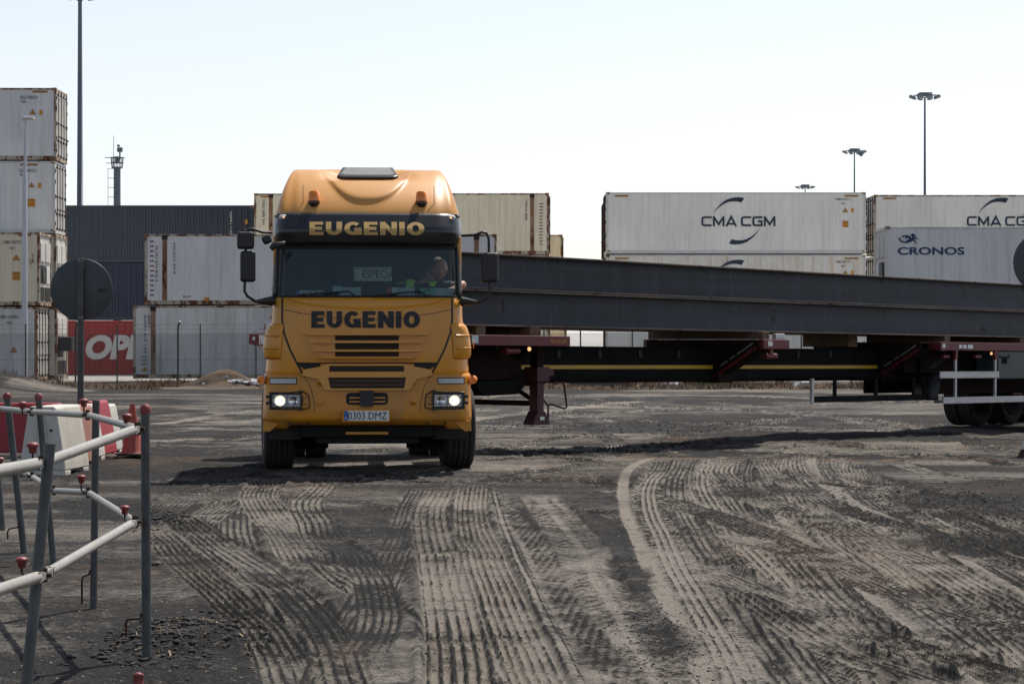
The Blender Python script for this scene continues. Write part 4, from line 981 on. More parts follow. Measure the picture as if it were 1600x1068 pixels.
# windscreen and pillars
mb = MB(); shell(mb, 2.125, 2.86, off=-.012, nz=6, x0=-.955, x1=.955, sides=False); mb.build('windscreen', M['glass'], truck)
for sx in (-1, 1):
    mb = MB()
    def pil(u, v):
        z = 2.11+.76*v; k = kp(z); a = R(46+44*u); return (sx*((k[0]-k[2])+k[2]*math.sin(a)), k[1]+.065+k[2]-k[2]*math.cos(a)-.004, z)
    mb.grid(pil, 6, 8).build('windscreen_pillar', M['black_plastic'], truck, solid=.03)
    mb = MB(); mb.box(*sorted((sx*1.06, sx*1.135)), .36, .52, 2.12, 2.86); mb.build('door_pillar', M['orange'], truck, bevel=.02)
mb = MB(); shell(mb, 2.115, 2.14, off=.006, nz=1, x0=-.97, x1=.97, sides=False); mb.build('windscreen_seal', M['black_plastic'], truck, solid=.012)
mb = MB(); shell(mb, 2.70, 2.86, off=-.006, nz=3, x0=-.93, x1=.93, sides=False); mb.build('dark_sun_band', M['grille'], truck)
# wipers
for pts in ([(466, 461), (520, 457), (545, 455), (556, 463)], [(585, 462), (630, 457), (655, 455), (668, 463)]):
    mb = MB(); q = [T(a, b_, .13) for a, b_ in pts]
    mb.tube([(v.x, fy(v.x, v.z, .03), v.z) for v in q], .011, 6); mb.build('wiper', M['black_plastic'], truck)
# visor: a deep curved hood
def vk(z):
    t = (z-2.76)/(3.13-2.76); hw = 1.135; yo = .17-.06*math.sin(min(1, t*1.9)*math.pi*.5)+max(0, t-.45)*.24
    return [hw-.02*t*t, yo, .30]
mb = MB(); shell(mb, 2.76, 3.13, yb=1.1, nz=12, kf=vk); vis = mb.build('sun_visor', M['visor'], truck, solid=.02)
mb = MB(); a, b_ = T(484, 367.5, .1), T(663, 346.5, .1)
def vs_(x, z, d=0): k = vk(z); return (x, fy(x, z, .024+d, k), z)
mb = MB(); heavy_text(mb, 'EUGENIO', a.x, b_.x, a.z, b_.z, vs_, w=(.31, .23)); mb.build('owner_name_letters', M['gold'], truck)
for px in (443, 705):
    c = T(px, 338.5, .1); mb = MB(); k = vk(c.z); y = fy(c.x, c.z, .0, k)
    mb.grid(lambda u, v: (c.x+.062*math.cos(6.2832*u)*math.sin(v*math.pi/2), y-.03*math.cos(v*math.pi/2)-.004+.0*u, c.z+.032*math.sin(6.2832*u)*math.sin(v*math.pi/2)), 20, 6)
    ml = mb.build('marker_lamp', M['white_plastic'], truck); mb = MB(); mb.disc((c.x, y-.030, c.z), .012, h=.006); mb.build('marker_bulb', M['lamp_side'], ml)
MB().box(-1.09, 1.09, .42, 1.2, 3.09, 3.13).build('roof_gutter', M['visor'], truck)
# roof
RK = [(3.10, 1.105, .26, .30), (3.16, 1.105, .27, .32), (3.28, 1.085, .38, .36), (3.42, 1.05, .56, .38), (3.55, 1.0, .82, .40), (3.64, .94, 1.08, .42), (3.70, .84, 1.32, .44), (3.735, .70, 1.50, .40), (3.745, .50, 1.62, .3)]
def roofk(z):
    for a, b_ in zip(RK, RK[1:]):
        if z <= b_[0]+1e-9: t = (z-a[0])/(b_[0]-a[0]); return [a[i]*(1-t)+b_[i]*t for i in (1, 2, 3)]
    return list(RK[-1][1:])
def rooff(u, v):
    """u across, v from the gutter up and back over the crown"""
    x = (u*2-1); s = v
    if s < .62:
        t = s/.62; yy = .27+1.15*t**1.25; zz = 3.10+.64*math.sin(t*math.pi/2)**.95
    else:
        t = (s-.62)/.38; yy = 1.42+.86*t; zz = 3.74-.05*t*t
    hw = 1.12-.13*((zz-3.10)/.64)**2.0
    ax = abs(x); X_ = hw*(math.sin(x*math.pi/2)*.35+x*.65)
    # round the shoulders
    e = max(0, (ax-.84)/.16); zz2 = zz-(zz-3.10)*(1-max(0, 1-e**2.6)**(1/2.6))*.999; y2 = yy+(.10*ax*ax+.16*e*e)*(1-min(1, s/.7))
    # scooped panel in the middle and raised side pads
    if s < .62:
        xr = X_/1.1; zr = (zz-3.10)/.64
        sc = .36+.44*zr**.45 if zr > 0 else .36
        lower = .30+.66*(abs(xr)/.50)**2.6
        inside = 1/(1+math.exp(max(-60, min(60, -(zr-lower)*34)))) 
        zz2 -= .09*math.exp(-(X_/.50)**6)*max(0, min(1, (s-.30)/.10, (.60-s)/.08))
        y2 -= .050*inside*max(0, min(1, (1.08-zr)/.3)) 
        pad = 1/(1+math.exp(max(-60, min(60, -(abs(xr)-.80)*60)))); y2 += .025*pad
    return (X_, y2, zz2)
mb = MB(); mb.grid(rooff, 200, 120); roof = mb.build('roof', M['roof_orange'], truck)
mb = MB()
for sx in (-1, 1): mb.grid(lambda u, v: (sx*(1.105+.012), .46+1.82*u, 3.10+.02*v), 2, 1)
mb.build('roof_edge', M['roof_orange'], roof, solid=.01)
MB().box(-1.1, 1.1, 2.2, 2.27, 1.6, 3.12).build('cab_back_fairing', M['orange'], truck, bevel=.02)
mb = MB(); mb.add([(x, 2.272, 3.10) for x in (-1.105, 1.105)]+[(rooff(i/24, 1)[0], 2.272, rooff(i/24, 1)[2]) for i in range(24, -1, -1)], [tuple(range(27))]); mb.build('roof_back', M['roof_orange'], roof)
# side fairings behind the cab and roof hatch
for sx in (-1, 1): MB().box(*sorted((sx*1.10, sx*1.17)), 2.2, 2.62, 1.3, 3.15).build('side_fairing', M['orange'], truck, bevel=.03)
mb = MB(); c0 = T(527, 283, 1.25); c1 = T(622, 264, 1.4)
mb.prism([(c0.x+.05, 0), (c1.x-.05, 0), (c1.x, .06), (c1.x-.06, .52), (c0.x+.06, .52), (c0.x, .06)], 0, .045, 'z')
ht = mb.build('roof_hatch', M['black_plastic'], truck, bevel=.02); ht.location = (0, .98, 3.585); ht.rotation_euler = (R(17), 0, 0)
mb = MB(); mb.prism([(c0.x+.10, .05), (c1.x-.10, .05), (c1.x-.05, .1), (c1.x-.11, .46), (c0.x+.11, .46), (c0.x+.05, .1)], .046, .052, 'z'); mb.build('hatch_glass', M['grey_text'], ht)
mb = MB(); mb.tube([(-.56, 1.06, 3.60), (-.47, .93, 3.565), (0, .86, 3.55), (.47, .93, 3.565), (.56, 1.06, 3.60)], .018, 6); mb.build('hatch_rim', M['roof_orange'], roof)
# beacons
for px in (491, 658):
    c = T(px, 331, .42); bc = MB(); bc.tube([(c.x, .40, c.z-.02), (c.x, .40, c.z+.06)], .016, 8); bc.tube([(c.x, .40, c.z+.05), (c.x, .40, c.z+.10)], [.045, .066], 16)
    bo = bc.build('beacon_base', M['black_plastic'], truck)
    mb = MB(); mb.tube([(c.x, .40, c.z+.10), (c.x, .40, c.z+.125), (c.x, .40, c.z+.22), (c.x, .40, c.z+.245)], [.07, .07, .064, .048], 18); mb.build('beacon_lens', M['amber'], bo)
    mb = MB(); mb.tube([(c.x, .40, c.z+.10), (c.x, .40, c.z+.128)], .0725, 18); mb.build('beacon_collar', M['amber_dark'], bo)
for px in (474, 678):
    c = T(px, 331, .42); MB().tube([(c.x, .38, c.z-.02), (c.x, .46, c.z+.32)], .004, 5).build('aerial', M['black_plastic'], truck)
# bumper
def bk(z):
    t = (z-.62)/.6; return [1.25-.02*t, .0+.10*max(0, (.2-t))**1.0+.03*t, .22]
bm = MB(); shell(bm, .64, 1.20, yb=.62, nz=12, kf=bk); bump = bm.build('bumper', M['orange_dusty'], truck, solid=.02)
bf = lambda x, z, off=0: fy(x, z, off, bk(z))
mb = MB(); mb.grid(lambda u, v: (lambda x: (x, bf(x, 1.2)+v*.2, 1.20+.012*math.sin(v*3)))(-1.23+2.46*u), 40, 3); mb.build('bumper_top', M['orange'], bump)
def bplate(name, pts, m, par, o0, o1, bevel=0):
    mb = MB(); slab(mb, [T(a, b_, 0) for a, b_ in pts], bf, o0-.02, o1+.010); return mb.build(name, m, par)
bplate('centre_panel', [(475, 577), (497, 573), (515, 568), (633, 568), (651, 573), (673, 577), (676, 586), (650, 592), (640, 609), (508, 609), (498, 592), (472, 586)], M['orange'], bump, -.03, .050, .01)
bplate('air_slot', [(515, 571), (631, 571), (631, 580), (515, 580)], M['slot'], bump, .0, .054, 0)
bplate('air_intake', [(513, 589), (634, 589), (631, 606), (517, 606)], M['slot'], bump, .0, .055, .004)
for y in (594, 600): bplate('intake_bar', [(518, y), (630, y), (630, y+1.6), (518, y+1.6)], M['amber_dark'], bump, .02, .062, 0)
bplate('tow_recess', [(541, 616), (546, 613), (602, 613), (606, 616), (606, 629), (602, 632), (546, 632), (541, 629)], M['grille'], bump, 0, .006, 0)
for y in (620, 626): bplate('recess_bar', [(546, y), (602, y), (602, y+2), (546, y+2)], M['orange'], bump, 0, .014, 0)
bplate('tow_coupling', [(562, 610), (584, 610), (583, 634), (563, 634)], M['black_plastic'], bump, 0, .085, .01)
for px in (500, 646):
    for py in (597, 628.5):
        c = T(px, py); mb = MB(); yy = bf(c.x, c.z); mb.tube([(c.x, yy+.01, c.z), (c.x, yy-.046, c.z), (c.x, yy-.05, c.z), (c.x, yy-.038, c.z)], [.038, .032, .018, .014], 18); mb.build('bolt_cup', M['orange'], bump)
for pts in ([(475, 587), (485, 603), (491, 625), (492, 643)],):
    for q_ in (pts, mir(pts)):
        mb = MB(); q = [T(a, b_) for a, b_ in q_]; ribbon(mb, [(v.x, v.z) for v in q], .007, lambda x, z, d=0: (x, bf(x, z, .0145), z)); mb.build('bumper_seam', M['amber_dark'], bump)
mb = MB(); mb.grid(lambda u, v: (lambda x: (x, bf(x, .64, -.03-.08*v), .64-.10*v+(.05*v if abs(x) < .95 else 0)))(-1.22+2.44*u), 48, 3); lip = mb.build('bumper_lip', M['orange_dusty'], bump, solid=.012)
for sx in (-1, 1):
    for dx in (.72, .93):
        mb = MB(); mb.disc((sx*dx, bf(dx, .64, -.025), .615), .014, h=.01); mb.build('lip_hole', M['grille'], lip)
    mb = MB(); mb.prism([(sx*1.24, .64), (sx*1.245, .52), (sx*1.17, .51), (sx*1.06, .60), (sx*1.0, .64)], .12, .16); mb.build('bumper_corner', M['orange_dusty'], bump, bevel=.006)
# number plate
a, b_ = T(535, 659), T(609, 638); MB().box(a.x, b_.x, -.065, .02, a.z, b_.z).build('plate_holder', M['orange'], bump, bevel=.012)
a, b_ = T(538, 656), T(607.5, 641); pl = MB().box(a.x, b_.x, -.072, -.066, a.z, b_.z).build('number_plate', M['plate'], bump)
MB().box(a.x, a.x+.045, -.0745, -.0725, a.z, b_.z).build('plate_band', M['plate_blue'], pl)
mb = MB(); put_text(mb, '0303 DMZ', T(544, 0).x, T(604.5, 0).x, T(0, 654).z, T(0, 643).z, lambda x, z, d=0: (x, -.0755, z), 0); mb.build('plate_number', M['text_black'], pl)
mb = MB(); put_text(mb, 'E', a.x+.012, a.x+.03, a.z+.015, a.z+.045, lambda x, z, d=0: (x, -.0765, z), .01); mb.build('plate_letter', M['white_text'], pl)
# lamps
for sx in (-1, 1):
    f = (lambda p: p) if sx < 0 else (lambda p: 1148-p)
    def rng(a, b_): return sorted((f(a), f(b_)))
    x0, x1 = rng(421.5, 464.5); q = [(x0, 589.5), (x1, 589.5), (x1, 600), (x0, 600)]; ind = bplate('indicator_lamp', q, M['black_plastic'], bump, 0, .006, .003)
    xa, xb = x0+1.5, x1-1.5; bplate('indicator_lens', [(xa, 591), (xb, 591), (xb, 598.6), (xa, 598.6)], M['alu'], ind, 0, .012, .004)
    x0, x1 = rng(421.5, 472); hl = bplate('headlight', [(x0, 613.5), (x1, 613.5), (x1, 637), (x0, 637)], M['black_plastic'], bump, 0, .012, .006)
    xa, xb = rng(426, 469.5); bplate('lamp_bowl', [(xa, 616.5), (xb, 616.5), (xb, 634.5), (xa, 634.5)], M['alu'], hl, 0, .016, 0)
    for px, rr, mt in ((438, .068, 'lamp_on'), (459, .052, 'chrome')):
        c = T(f(px), 625.5); yy = bf(c.x, c.z, .030)
        mb = MB(); mb.lathe([(rr*1.12, 0), (rr*1.05, -.012), (rr*.95, -.006), (.0, -.001)], 24, Matrix.Translation((c.x, yy, c.z)) @ Matrix.Rotation(R(90), 4, 'Z')); mb.build('lamp_reflector', M['chrome'], hl)
        if mt == 'lamp_on':
            mb = MB(); mb.disc((c.x, yy-.014, c.z), rr*.68, h=.004); mb.build('lit_lamp', M[mt], hl)
    # stone guard
    yg = lambda x, z: bf(x, z, .055)
    def bar(pts, r=.008):
        mb = MB(); mb.tube([(v.x, yg(v.x, v.z), v.z) for v in [T(f(a), b_) for a, b_ in pts]], r, 6); return mb
    g = bar([(421, 613), (450, 613), (474, 611), (483, 617), (484.5, 634), (482, 637.5), (450, 638.5), (421, 638)], .008)
    for m2 in (bar([(424, 613), (422, 625), (424, 637)], .010), bar([(470, 612), (473, 625), (470, 638)], .011), bar([(424, 620), (483, 620)], .0028), bar([(424, 631), (484, 631)], .0028), bar([(436, 613), (436, 638)], .0028), bar([(449, 613), (449, 638)], .0028), bar([(460, 613), (460, 638)], .0028)):
        g.add(m2.v, m2.f, True)
    for py in (611, 639): g.cbox(tuple(T(f(470), py, -.02)), (.04, .05, .03))
    for py in (619, 629): g.cbox(tuple(T(f(420), py, -.02)), (.05, .05, .035))
    g.build('headlight_guard', M['black_plastic'], bump)
    c = T(f(408), 593, .1); mb = MB(); mb.grid(lambda u, v: (c.x-sx*(-.0)+sx*.05*math.sin(v*math.pi/2)*1.0*math.cos(0)*1-.0, .22+.06*math.cos(6.283*u)*math.cos(v*math.pi/2), c.z+.052*math.sin(6.283*u)*math.cos(v*math.pi/2)), 16, 6)
    mb.box(*sorted((c.x-sx*.04, c.x+sx*.01)), .17, .27, c.z-.05, c.z+.05); mb.build('side_indicator', M['amber'], bump)
# wings behind the cab steps, rear mudguards
for sx in (-1, 1):
    MB().box(*sorted((sx*1.0, sx*1.245)), .62, 2.1, .98, 1.14).build('wheel_arch', M['orange'], truck, bevel=.03)
    mb = MB(); mb.box(*sorted((sx*.9, sx*1.27)), 2.15, 3.3, .45, .95); mb.build('fuel_tank' if sx > 0 else 'step_box', M['galv'], truck, bevel=.06)
    mb = MB(); mb.grid(lambda u, v: (sx*(.78+.52*v), 5.2-.72*math.cos(R(20)+R(140)*u), .52+.72*math.sin(R(20)+R(140)*u)), 20, 1); mb.build('rear_mudguard', M['alu' if sx > 0 else 'black_plastic'], truck, solid=.012)
    mb = MB(); mb.prism([(.58, .70), (.60, .40), (.62, .40), (.62, .70)], sx*1.2, sx*.8, 'x'); mb.build('wheel_flap', M['black_plastic'], truck)
# underside
for sx in (-1, 1): MB().box(*sorted((sx*.5, sx*1.2)), 2.08, 2.1, .22, 1.0).build('mud_flap', M['chassis'], truck)
mb = MB(); mb.box(-.78, .78, .25, .75, .44, .66); mb.box(-.62, .62, .3, .9, .36, .46); mb.box(-.44, -.34, .3, 6.0, .6, .92); mb.box(.34, .44, .3, 6.0, .6, .92); mb.box(-.42, .42, 1.0, 2.4, .50, 1.05)
mb.box(-.90, -.50, 1.7, 2.0, .30, .95); mb.box(.50, .90, 1.7, 2.0, .30, .95); mb.box(-.86, -.6, .9, 1.9, .42, 1.0); mb.box(.6, .86, .9, 1.9, .42, 1.0); mb.tube([(-.9, 1.4, .50), (-.5, 1.4, .42), (.5, 1.4, .42), (.9, 1.4, .50)], .07, 10); mb.tube([(-.9, 5.2, .52), (.9, 5.2, .52)], .09, 12); mb.cbox((0, 5.2, .55), (.4, .45, .42))
mb.box(-.42, .42, 5.0, 6.0, .93, .97); mb.box(-.5, .5, 4.9, 5.7, 1.05, 1.18); mb.tube([(-.95, .7, .6), (-.4, .6, .46), (.4, .6, .46), (.95, .7, .6)], .03, 8); mb.build('chassis_frame', M['chassis'], truck, bevel=.01)
a, b_ = T(540, 679), T(607, 675); MB().box(a.x, b_.x, .18, .24, a.z, b_.z).build('front_step', M['orange'], truck)
mb = MB(); mb.box(-.85, .85, .28, .5, .44, .60); mb.build('under_panel', M['chassis'], truck, bevel=.03)
# wheels
def tyre_profile(w, r, rim, g=4):
    h = w/2; p = [(rim, -h*.62), (rim+.03, -h*.80), (rim+(r-rim)*.45, -h*1.0), (r-.05, -h*.97), (r-.012, -h*.86)]
    edges = [-h*.80+(h*1.6)*i/g for i in range(g+1)]
    for i in range(g):
        a, b_ = edges[i], edges[i+1]; gw = .010
        p += [(r-.004*abs(i-(g-1)/2), a+gw*.6), (r-.004*abs(i-(g-1)/2), b_-gw*.6)]
        if i < g-1: p += [(r-.016, b_-gw*.3), (r-.016, b_+gw*.3)]
    p += [(r-.012, h*.86), (r-.05, h*.97), (rim+(r-rim)*.45, h), (rim+.03, h*.80), (rim, h*.62)]
    return p
def wheel(par, c, w, r, steer=0, side=1, name='wheel', dual=False):
    wb = MB(); wb.lathe(tyre_profile(w, r, .29, 5 if w > .34 else 4), 56); o = wb.build(name, M['rubber'], par); o.location = c; o.rotation_euler = (0, 0, steer)
    s = side; mb = MB(); mb.lathe([(.0, s*(w*.5-.13)), (.16, s*(w*.5-.13)), (.17, s*(w*.5-.10)), (.24, s*(w*.5-.10)), (.27, s*(w*.5-.02)), (.297, s*(w*.5-.01)), (.297, -s*w*.36), (.0, -s*w*.34)], 36)
    mb.lathe([(0, s*(w*.5-.02)), (.07, s*(w*.5-.02)), (.09, s*(w*.5-.13))], 20)
    for k in range(10):
        a = k*math.pi/5; p0 = Vector((s*(w*.5-.10), .205*math.cos(a), .205*math.sin(a))); mb.tube([p0, p0+Vector((s*.035, 0, 0))], .016, 6)
    mb.build('rim', M['galv'], o); return o
ST = R(5)
for sx in (-1, 1): wheel(truck, (sx*1.115, 1.42, .52), .385, .522, ST, sx)
for sx in (-1, 1):
    for xx in (1.03, .73): wheel(truck, (sx*xx+.0, 5.2, .47), .295, .522, 0, sx)
# mirrors
def mirror_body(name, px0, px1, py0, py1, dy, d=.14):
    a, b_ = T(px0, py1, dy), T(px1, py0, dy); mb = MB(); mb.box(a.x, b_.x, dy-d/2, dy+d/2, a.z, b_.z); o = mb.build(name, M['black_plastic'], truck, bevel=.035); o.modifiers['b'].segments = 4
    MB().box(a.x+.03, b_.x-.03, dy+d/2+.001, dy+d/2+.006, a.z+.04, b_.z-.04).build('mirror_glass', M['chrome'], o); return o
mirror_body('wide_mirror', 372, 398.5, 363, 390, .1); mirror_body('main_mirror', 377, 400.5, 393, 441, .1); mirror_body('main_mirror', 751.5, 778.5, 394.5, 441.5, .1)
for pts in ([(425, 364, .25), (412, 364, .15), (396, 358.5, .1), (388, 360, .1), (385, 364, .1)], [(385, 388, .1), (386, 395, .1)], [(384, 440, .1), (383.5, 455, .1), (388, 463, .1), (402, 472, .15), (424, 476, .3)],
            [(722, 368, .25), (742, 367, .1), (753, 362.5, .1), (760, 364, .1), (763.5, 372, .1), (764, 396, .1)], [(764.5, 440, .1), (765.5, 459, .1), (760, 466, .1), (742, 475, .15), (722, 472, .3)]):
    mb = MB(); mb.tube([T(*p) for p in pts], .017, 8); mb.build('mirror_arm', M['black_plastic'], truck)
mb = MB(); v = [T(402, 471, .1), T(427, 462, .25), T(427, 478, .3)]; mb.tube([v[0], (v[1]+v[2])/2], [.02, .06], 8); mb.build('mirror_bracket', M['black_plastic'], truck)
mb = MB(); v = [T(746, 472, .1), T(722, 462, .25), T(722, 480, .3)]; mb.tube([v[0], (v[1]+v[2])/2], [.02, .06], 8); mb.build('mirror_bracket', M['black_plastic'], truck)
mb = MB(); c = T(418, 375, .08); mb.cbox(c, (.11, .12, .10), Matrix.Rotation(R(-25), 4, 'Y')); mb.build('kerb_mirror', M['black_plastic'], truck, bevel=.025)
mb = MB(); c = T(434, 384, .1); mb.tube([T(424, 390, -.0), T(430, 384, 0), T(446, 381, .05)], [.03, .045, .03], 10); mb.build('front_mirror', M['black_plastic'], truck)
# cab interior
MB().box(-1.0, 1.0, .36, .78, 1.72, 2.10).build('dashboard', M['interior'], truck, bevel=.05)
MB().box(-1.04, 1.04, 1.95, 2.12, 1.2, 3.1).build('bunk_curtain', M['interior'], truck)
for cx in (-.62, .62):
    mb = MB(); mb.box(cx-.26, cx+.26, .95, 1.5, 1.55, 1.72); mb.box(cx-.25, cx+.25, 1.42, 1.6, 1.7, 2.35); mb.box(cx-.16, cx+.16, 1.45, 1.58, 2.37, 2.58); mb.build('driver_seat', M['seat'], truck, bevel=.06)
a, b_ = T(553, 439, 1.0), T(612, 417.5, 1.0); dp = MB().box(a.x, b_.x, 1.0, 1.012, a.z, b_.z).build('interior_sign', M['plate'], truck)
mb = MB(); put_text(mb, 'ESPECIAL', T(566.5, 0, 1).x, T(624, 0, 1).x, T(0, 434, 1).z, T(0, 422.5, 1).z, lambda x, z, d=0: (x, .996, z), .006)
mb.v = [(min(v[0], b_.x-.002), v[1], v[2]) for v in mb.v]; mb.build('sign_letters', M['text_black'], dp)
mb = MB(); ribbon(mb, [(a.x+.015, a.z+.02), (b_.x-.004, a.z+.02)], .006, lambda x, z, d=0: (x, .995, z)); ribbon(mb, [(a.x+.015, b_.z-.02), (b_.x-.004, b_.z-.02)], .006, lambda x, z, d=0: (x, .995, z)); ribbon(mb, [(a.x+.015, a.z+.02), (a.x+.015, b_.z-.02)], .006, lambda x, z, d=0: (x, .994, z)); mb.build('sign_border', M['text_black'], dp)
def card(name, px0, px1, py0, py1, m, dy=.40, tilt=0, label=None):
    a, b_ = T(px0, py1, dy), T(px1, py0, dy); mb = MB(); mb.box(a.x, b_.x, dy, dy+.006, a.z, b_.z); o = mb.build(name, m, truck); return o
card('dashboard_plate', 466, 506, 454, 463.5, M['plate']); MB().box(T(464, 0, .39).x, T(468.5, 0, .39).x, .385, .39, T(0, 463.5, .39).z, T(0, 454, .39).z).build('plate_band', M['plate_blue'], truck)
mb = MB(); put_text(mb, '0303', T(472, 0, .39).x, T(505, 0, .39).x, T(0, 463, .39).z, T(0, 455.5, .39).z, lambda x, z, d=0: (x, .392, z), .01); mb.build('plate_number', M['text_black'], truck)
card('dashboard_paper', 520, 535, 447, 456, M['paper'], .44); card('dashboard_paper', 530, 564, 449, 463, M['paper'], .42)
card('dashboard_card', 604, 612, 449, 459, M['paper_red'], .42); card('dashboard_paper', 612, 620, 449, 458, M['plate'], .43); card('dashboard_paper', 620, 648, 449.5, 463, M['paper'], .44)
card('dashboard_card', 656, 680, 450, 464, M['paper_green'], .41); card('dashboard_paper', 680, 708, 450, 464, M['paper'], .405)
mb = MB(); ribbon(mb, [(T(668, 0, .4).x+.05*math.cos(R(q)), T(0, 457, .4).z+.032*math.sin(R(q))) for q in range(40, 321, 20)], .012, lambda x, z, d=0: (x, .405, z)); mb.build('card_letter', M['text_black'], truck)
wc = Vector((.72, .80, 2.10)); mb = MB(); mb.tube([wc+Vector((.22*math.cos(a), .12*math.sin(a), .17*math.sin(a))) for a in [i*2*math.pi/28 for i in range(29)]], .014, 8, cap=False)
mb.tube([wc, wc+Vector((0, -.18, -.2))], .03, 8); mb.tube([wc-Vector((.21, 0, 0)), wc+Vector((.21, 0, 0))], .012, 6); mb.build('steering_wheel', M['black_plastic'], truck)

# ------------------------------------------------------------------ driver
def skin_body(name, nodes, edges, m, par=None, sub=2):
    """nodes: list of (point, radius or (rx, ry)); one continuous skin"""
    me = bpy.data.meshes.new(name); me.from_pydata([n[0] for n in nodes], edges, []); o = bpy.data.objects.new(name, me); C.objects.link(o)
    md = o.modifiers.new('s', 'SKIN'); md.use_smooth_shade = True; md.branch_smoothing = .5
    for i, n in enumerate(nodes):
        r = n[1]; me.skin_vertices[0].data[i].radius = (r, r) if not isinstance(r, tuple) else r
    me.skin_vertices[0].data[0].use_root = True
    s2 = o.modifiers.new('u', 'SUBSURF'); s2.levels = sub; s2.render_levels = sub
    dg = bpy.context.evaluated_depsgraph_get(); m2 = bpy.data.meshes.new_from_object(o.evaluated_get(dg)); bpy.data.objects.remove(o)
    m2.name = name; m2.materials.clear(); m2.materials.append(m)
    for p in m2.polygons: p.use_smooth = True
    o = bpy.data.objects.new(name, m2); C.objects.link(o)
    if par is not None: o.parent = par
    return o
drv = thing('person', 'driver in a lime safety vest leaning to the side window, hand on the wheel', 'person', truck.location, truck.rotation_euler)
hd = T(688, 413, 1.0); hd.y = 1.02            # head centre
sh = Vector((.66, 1.14, 2.26))
N_ = [((.56, 1.22, 1.72), (.17, .13)), ((.58, 1.2, 1.95), (.17, .12)), ((.61, 1.17, 2.15), (.20, .12)), ((.66, 1.13, 2.27), (.13, .09)), ((.75, 1.09, 2.34), .06), ((.84, 1.04, 2.41), .065),
      ((.40, 1.12, 2.23), .075), ((.28, .95, 2.06), .055), ((.42, .78, 2.17), .042), ((.53, .735, 2.20), .03),
      ((.90, 1.10, 2.24), .075), ((1.205, .93, 2.30), .055), ((1.04, .80, 2.22), .042), ((.94, .745, 2.20), .03),
      ((.42, 1.0, 1.72), .10), ((.40, .66, 1.68), .075), ((.40, .62, 1.30), .055), ((.72, 1.0, 1.72), .10), ((.74, .66, 1.68), .075), ((.74, .62, 1.30), .055)]
E_ = [(0, 1), (1, 2), (2, 3), (3, 4), (4, 5), (3, 6), (6, 7), (7, 8), (8, 9), (3, 10), (10, 11), (11, 12), (12, 13), (0, 14), (14, 15), (15, 16), (0, 17), (17, 18), (18, 19)]
bd = skin_body('body', N_, E_, M['skin'], drv)
# head turned to the window: ellipsoid with brow, nose, mouth, chin and ears
HR = Matrix.Translation((.885, 1.02, 2.49)) @ Matrix.Scale(1.14, 4) @ Matrix.Rotation(R(52), 4, 'Z') @ Matrix.Rotation(R(14), 4, 'X')   # face looks along -y turned to +x
def face(u, v):
    th = 2*math.pi*u; ph = math.pi*v; x = math.sin(ph)*math.sin(th); y = -math.sin(ph)*math.cos(th); z = math.cos(ph)
    sx_, sy_, sz_ = .078, .098, .118
    if z < 0: sx_ *= 1-.30*z*z; sy_ *= 1-.12*z*z
    p = Vector((x*sx_, y*sy_, z*sz_))
    if y < 0:
        f = lambda cx, cz, r: math.exp(-((p.x-cx)**2+(p.z-cz)**2)/(r*r))
        p.y -= .026*f(0, -.018, .013)+.014*f(0, .002, .012)+.008*f(0, -.058, .02)+.014*f(0, -.095, .022)+.007*(f(.03, .022, .016)+f(-.03, .022, .016))
        p.y += .012*(f(.03, .0, .012)+f(-.03, .0, .012))+.005*f(0, -.05, .008)
    return HR @ p
mb = MB(); mb.grid(face, 64, 48)
for s3 in (-1, 1): mb.grid(lambda u, v: HR @ Vector((s3*(.078+.012*math.sin(v*3.14)), .012+.016*math.cos(6.283*u)*math.sin(v*1.57), -.012+.028*math.sin(6.283*u)*math.sin(v*1.57))), 14, 6)
mb.build('head', M['skin'], drv)
for s3 in (-1, 1): MB().lathe([(0, -.009), (.008, -.004), (.009, 0), (.0, .008)], 10, HR @ Matrix.Translation((s3*.030, -.083, .002)) @ Matrix.Rotation(R(90), 4, 'Z')).build('eye', M['plate'], drv)
mb = MB(); mb.grid(lambda u, v: HR @ Vector((.080*math.sin(v*1.35)*math.sin(2*math.pi*u), .022+.096*math.sin(v*1.5)*math.cos(2*math.pi*u)*(.70 if math.cos(2*math.pi*u) < 0 else 1), .004+.119*math.cos(v*1.42))), 40, 14); mb.build('hair', M['hair'], drv, solid=.004)
# vest over a dark shirt
skin_body('shirt', [((.56, 1.22, 1.74), (.20, .16)), ((.58, 1.2, 1.95), (.20, .155)), ((.61, 1.17, 2.15), (.235, .155)), ((.65, 1.14, 2.28), (.16, .12)), ((.40, 1.12, 2.23), .105), ((.30, .97, 2.09), .085), ((.90, 1.10, 2.24), .105), ((1.10, 1.0, 2.27), .085)], [(0, 1), (1, 2), (2, 3), (3, 4), (4, 5), (3, 6), (6, 7)], M['shirt'], drv)
mb = MB(); mb.grid(lambda u, v: (.44+.10*u+.04*v, .89+.04*u-.02*math.sin(v*3)+.12*v, 1.86+.50*v), 4, 8); mb.grid(lambda u, v: (.76+.10*u-.0*v, .89+.05*u-.02*math.sin(v*3)+.12*v, 1.86+.47*v), 4, 8)
mb.grid(lambda u, v: (.36+.24*u, 1.03+.2*v, 2.335-.03*(1-u)-.0*v), 4, 4); mb.build('safety_vest', M['vest'], drv, solid=.02)
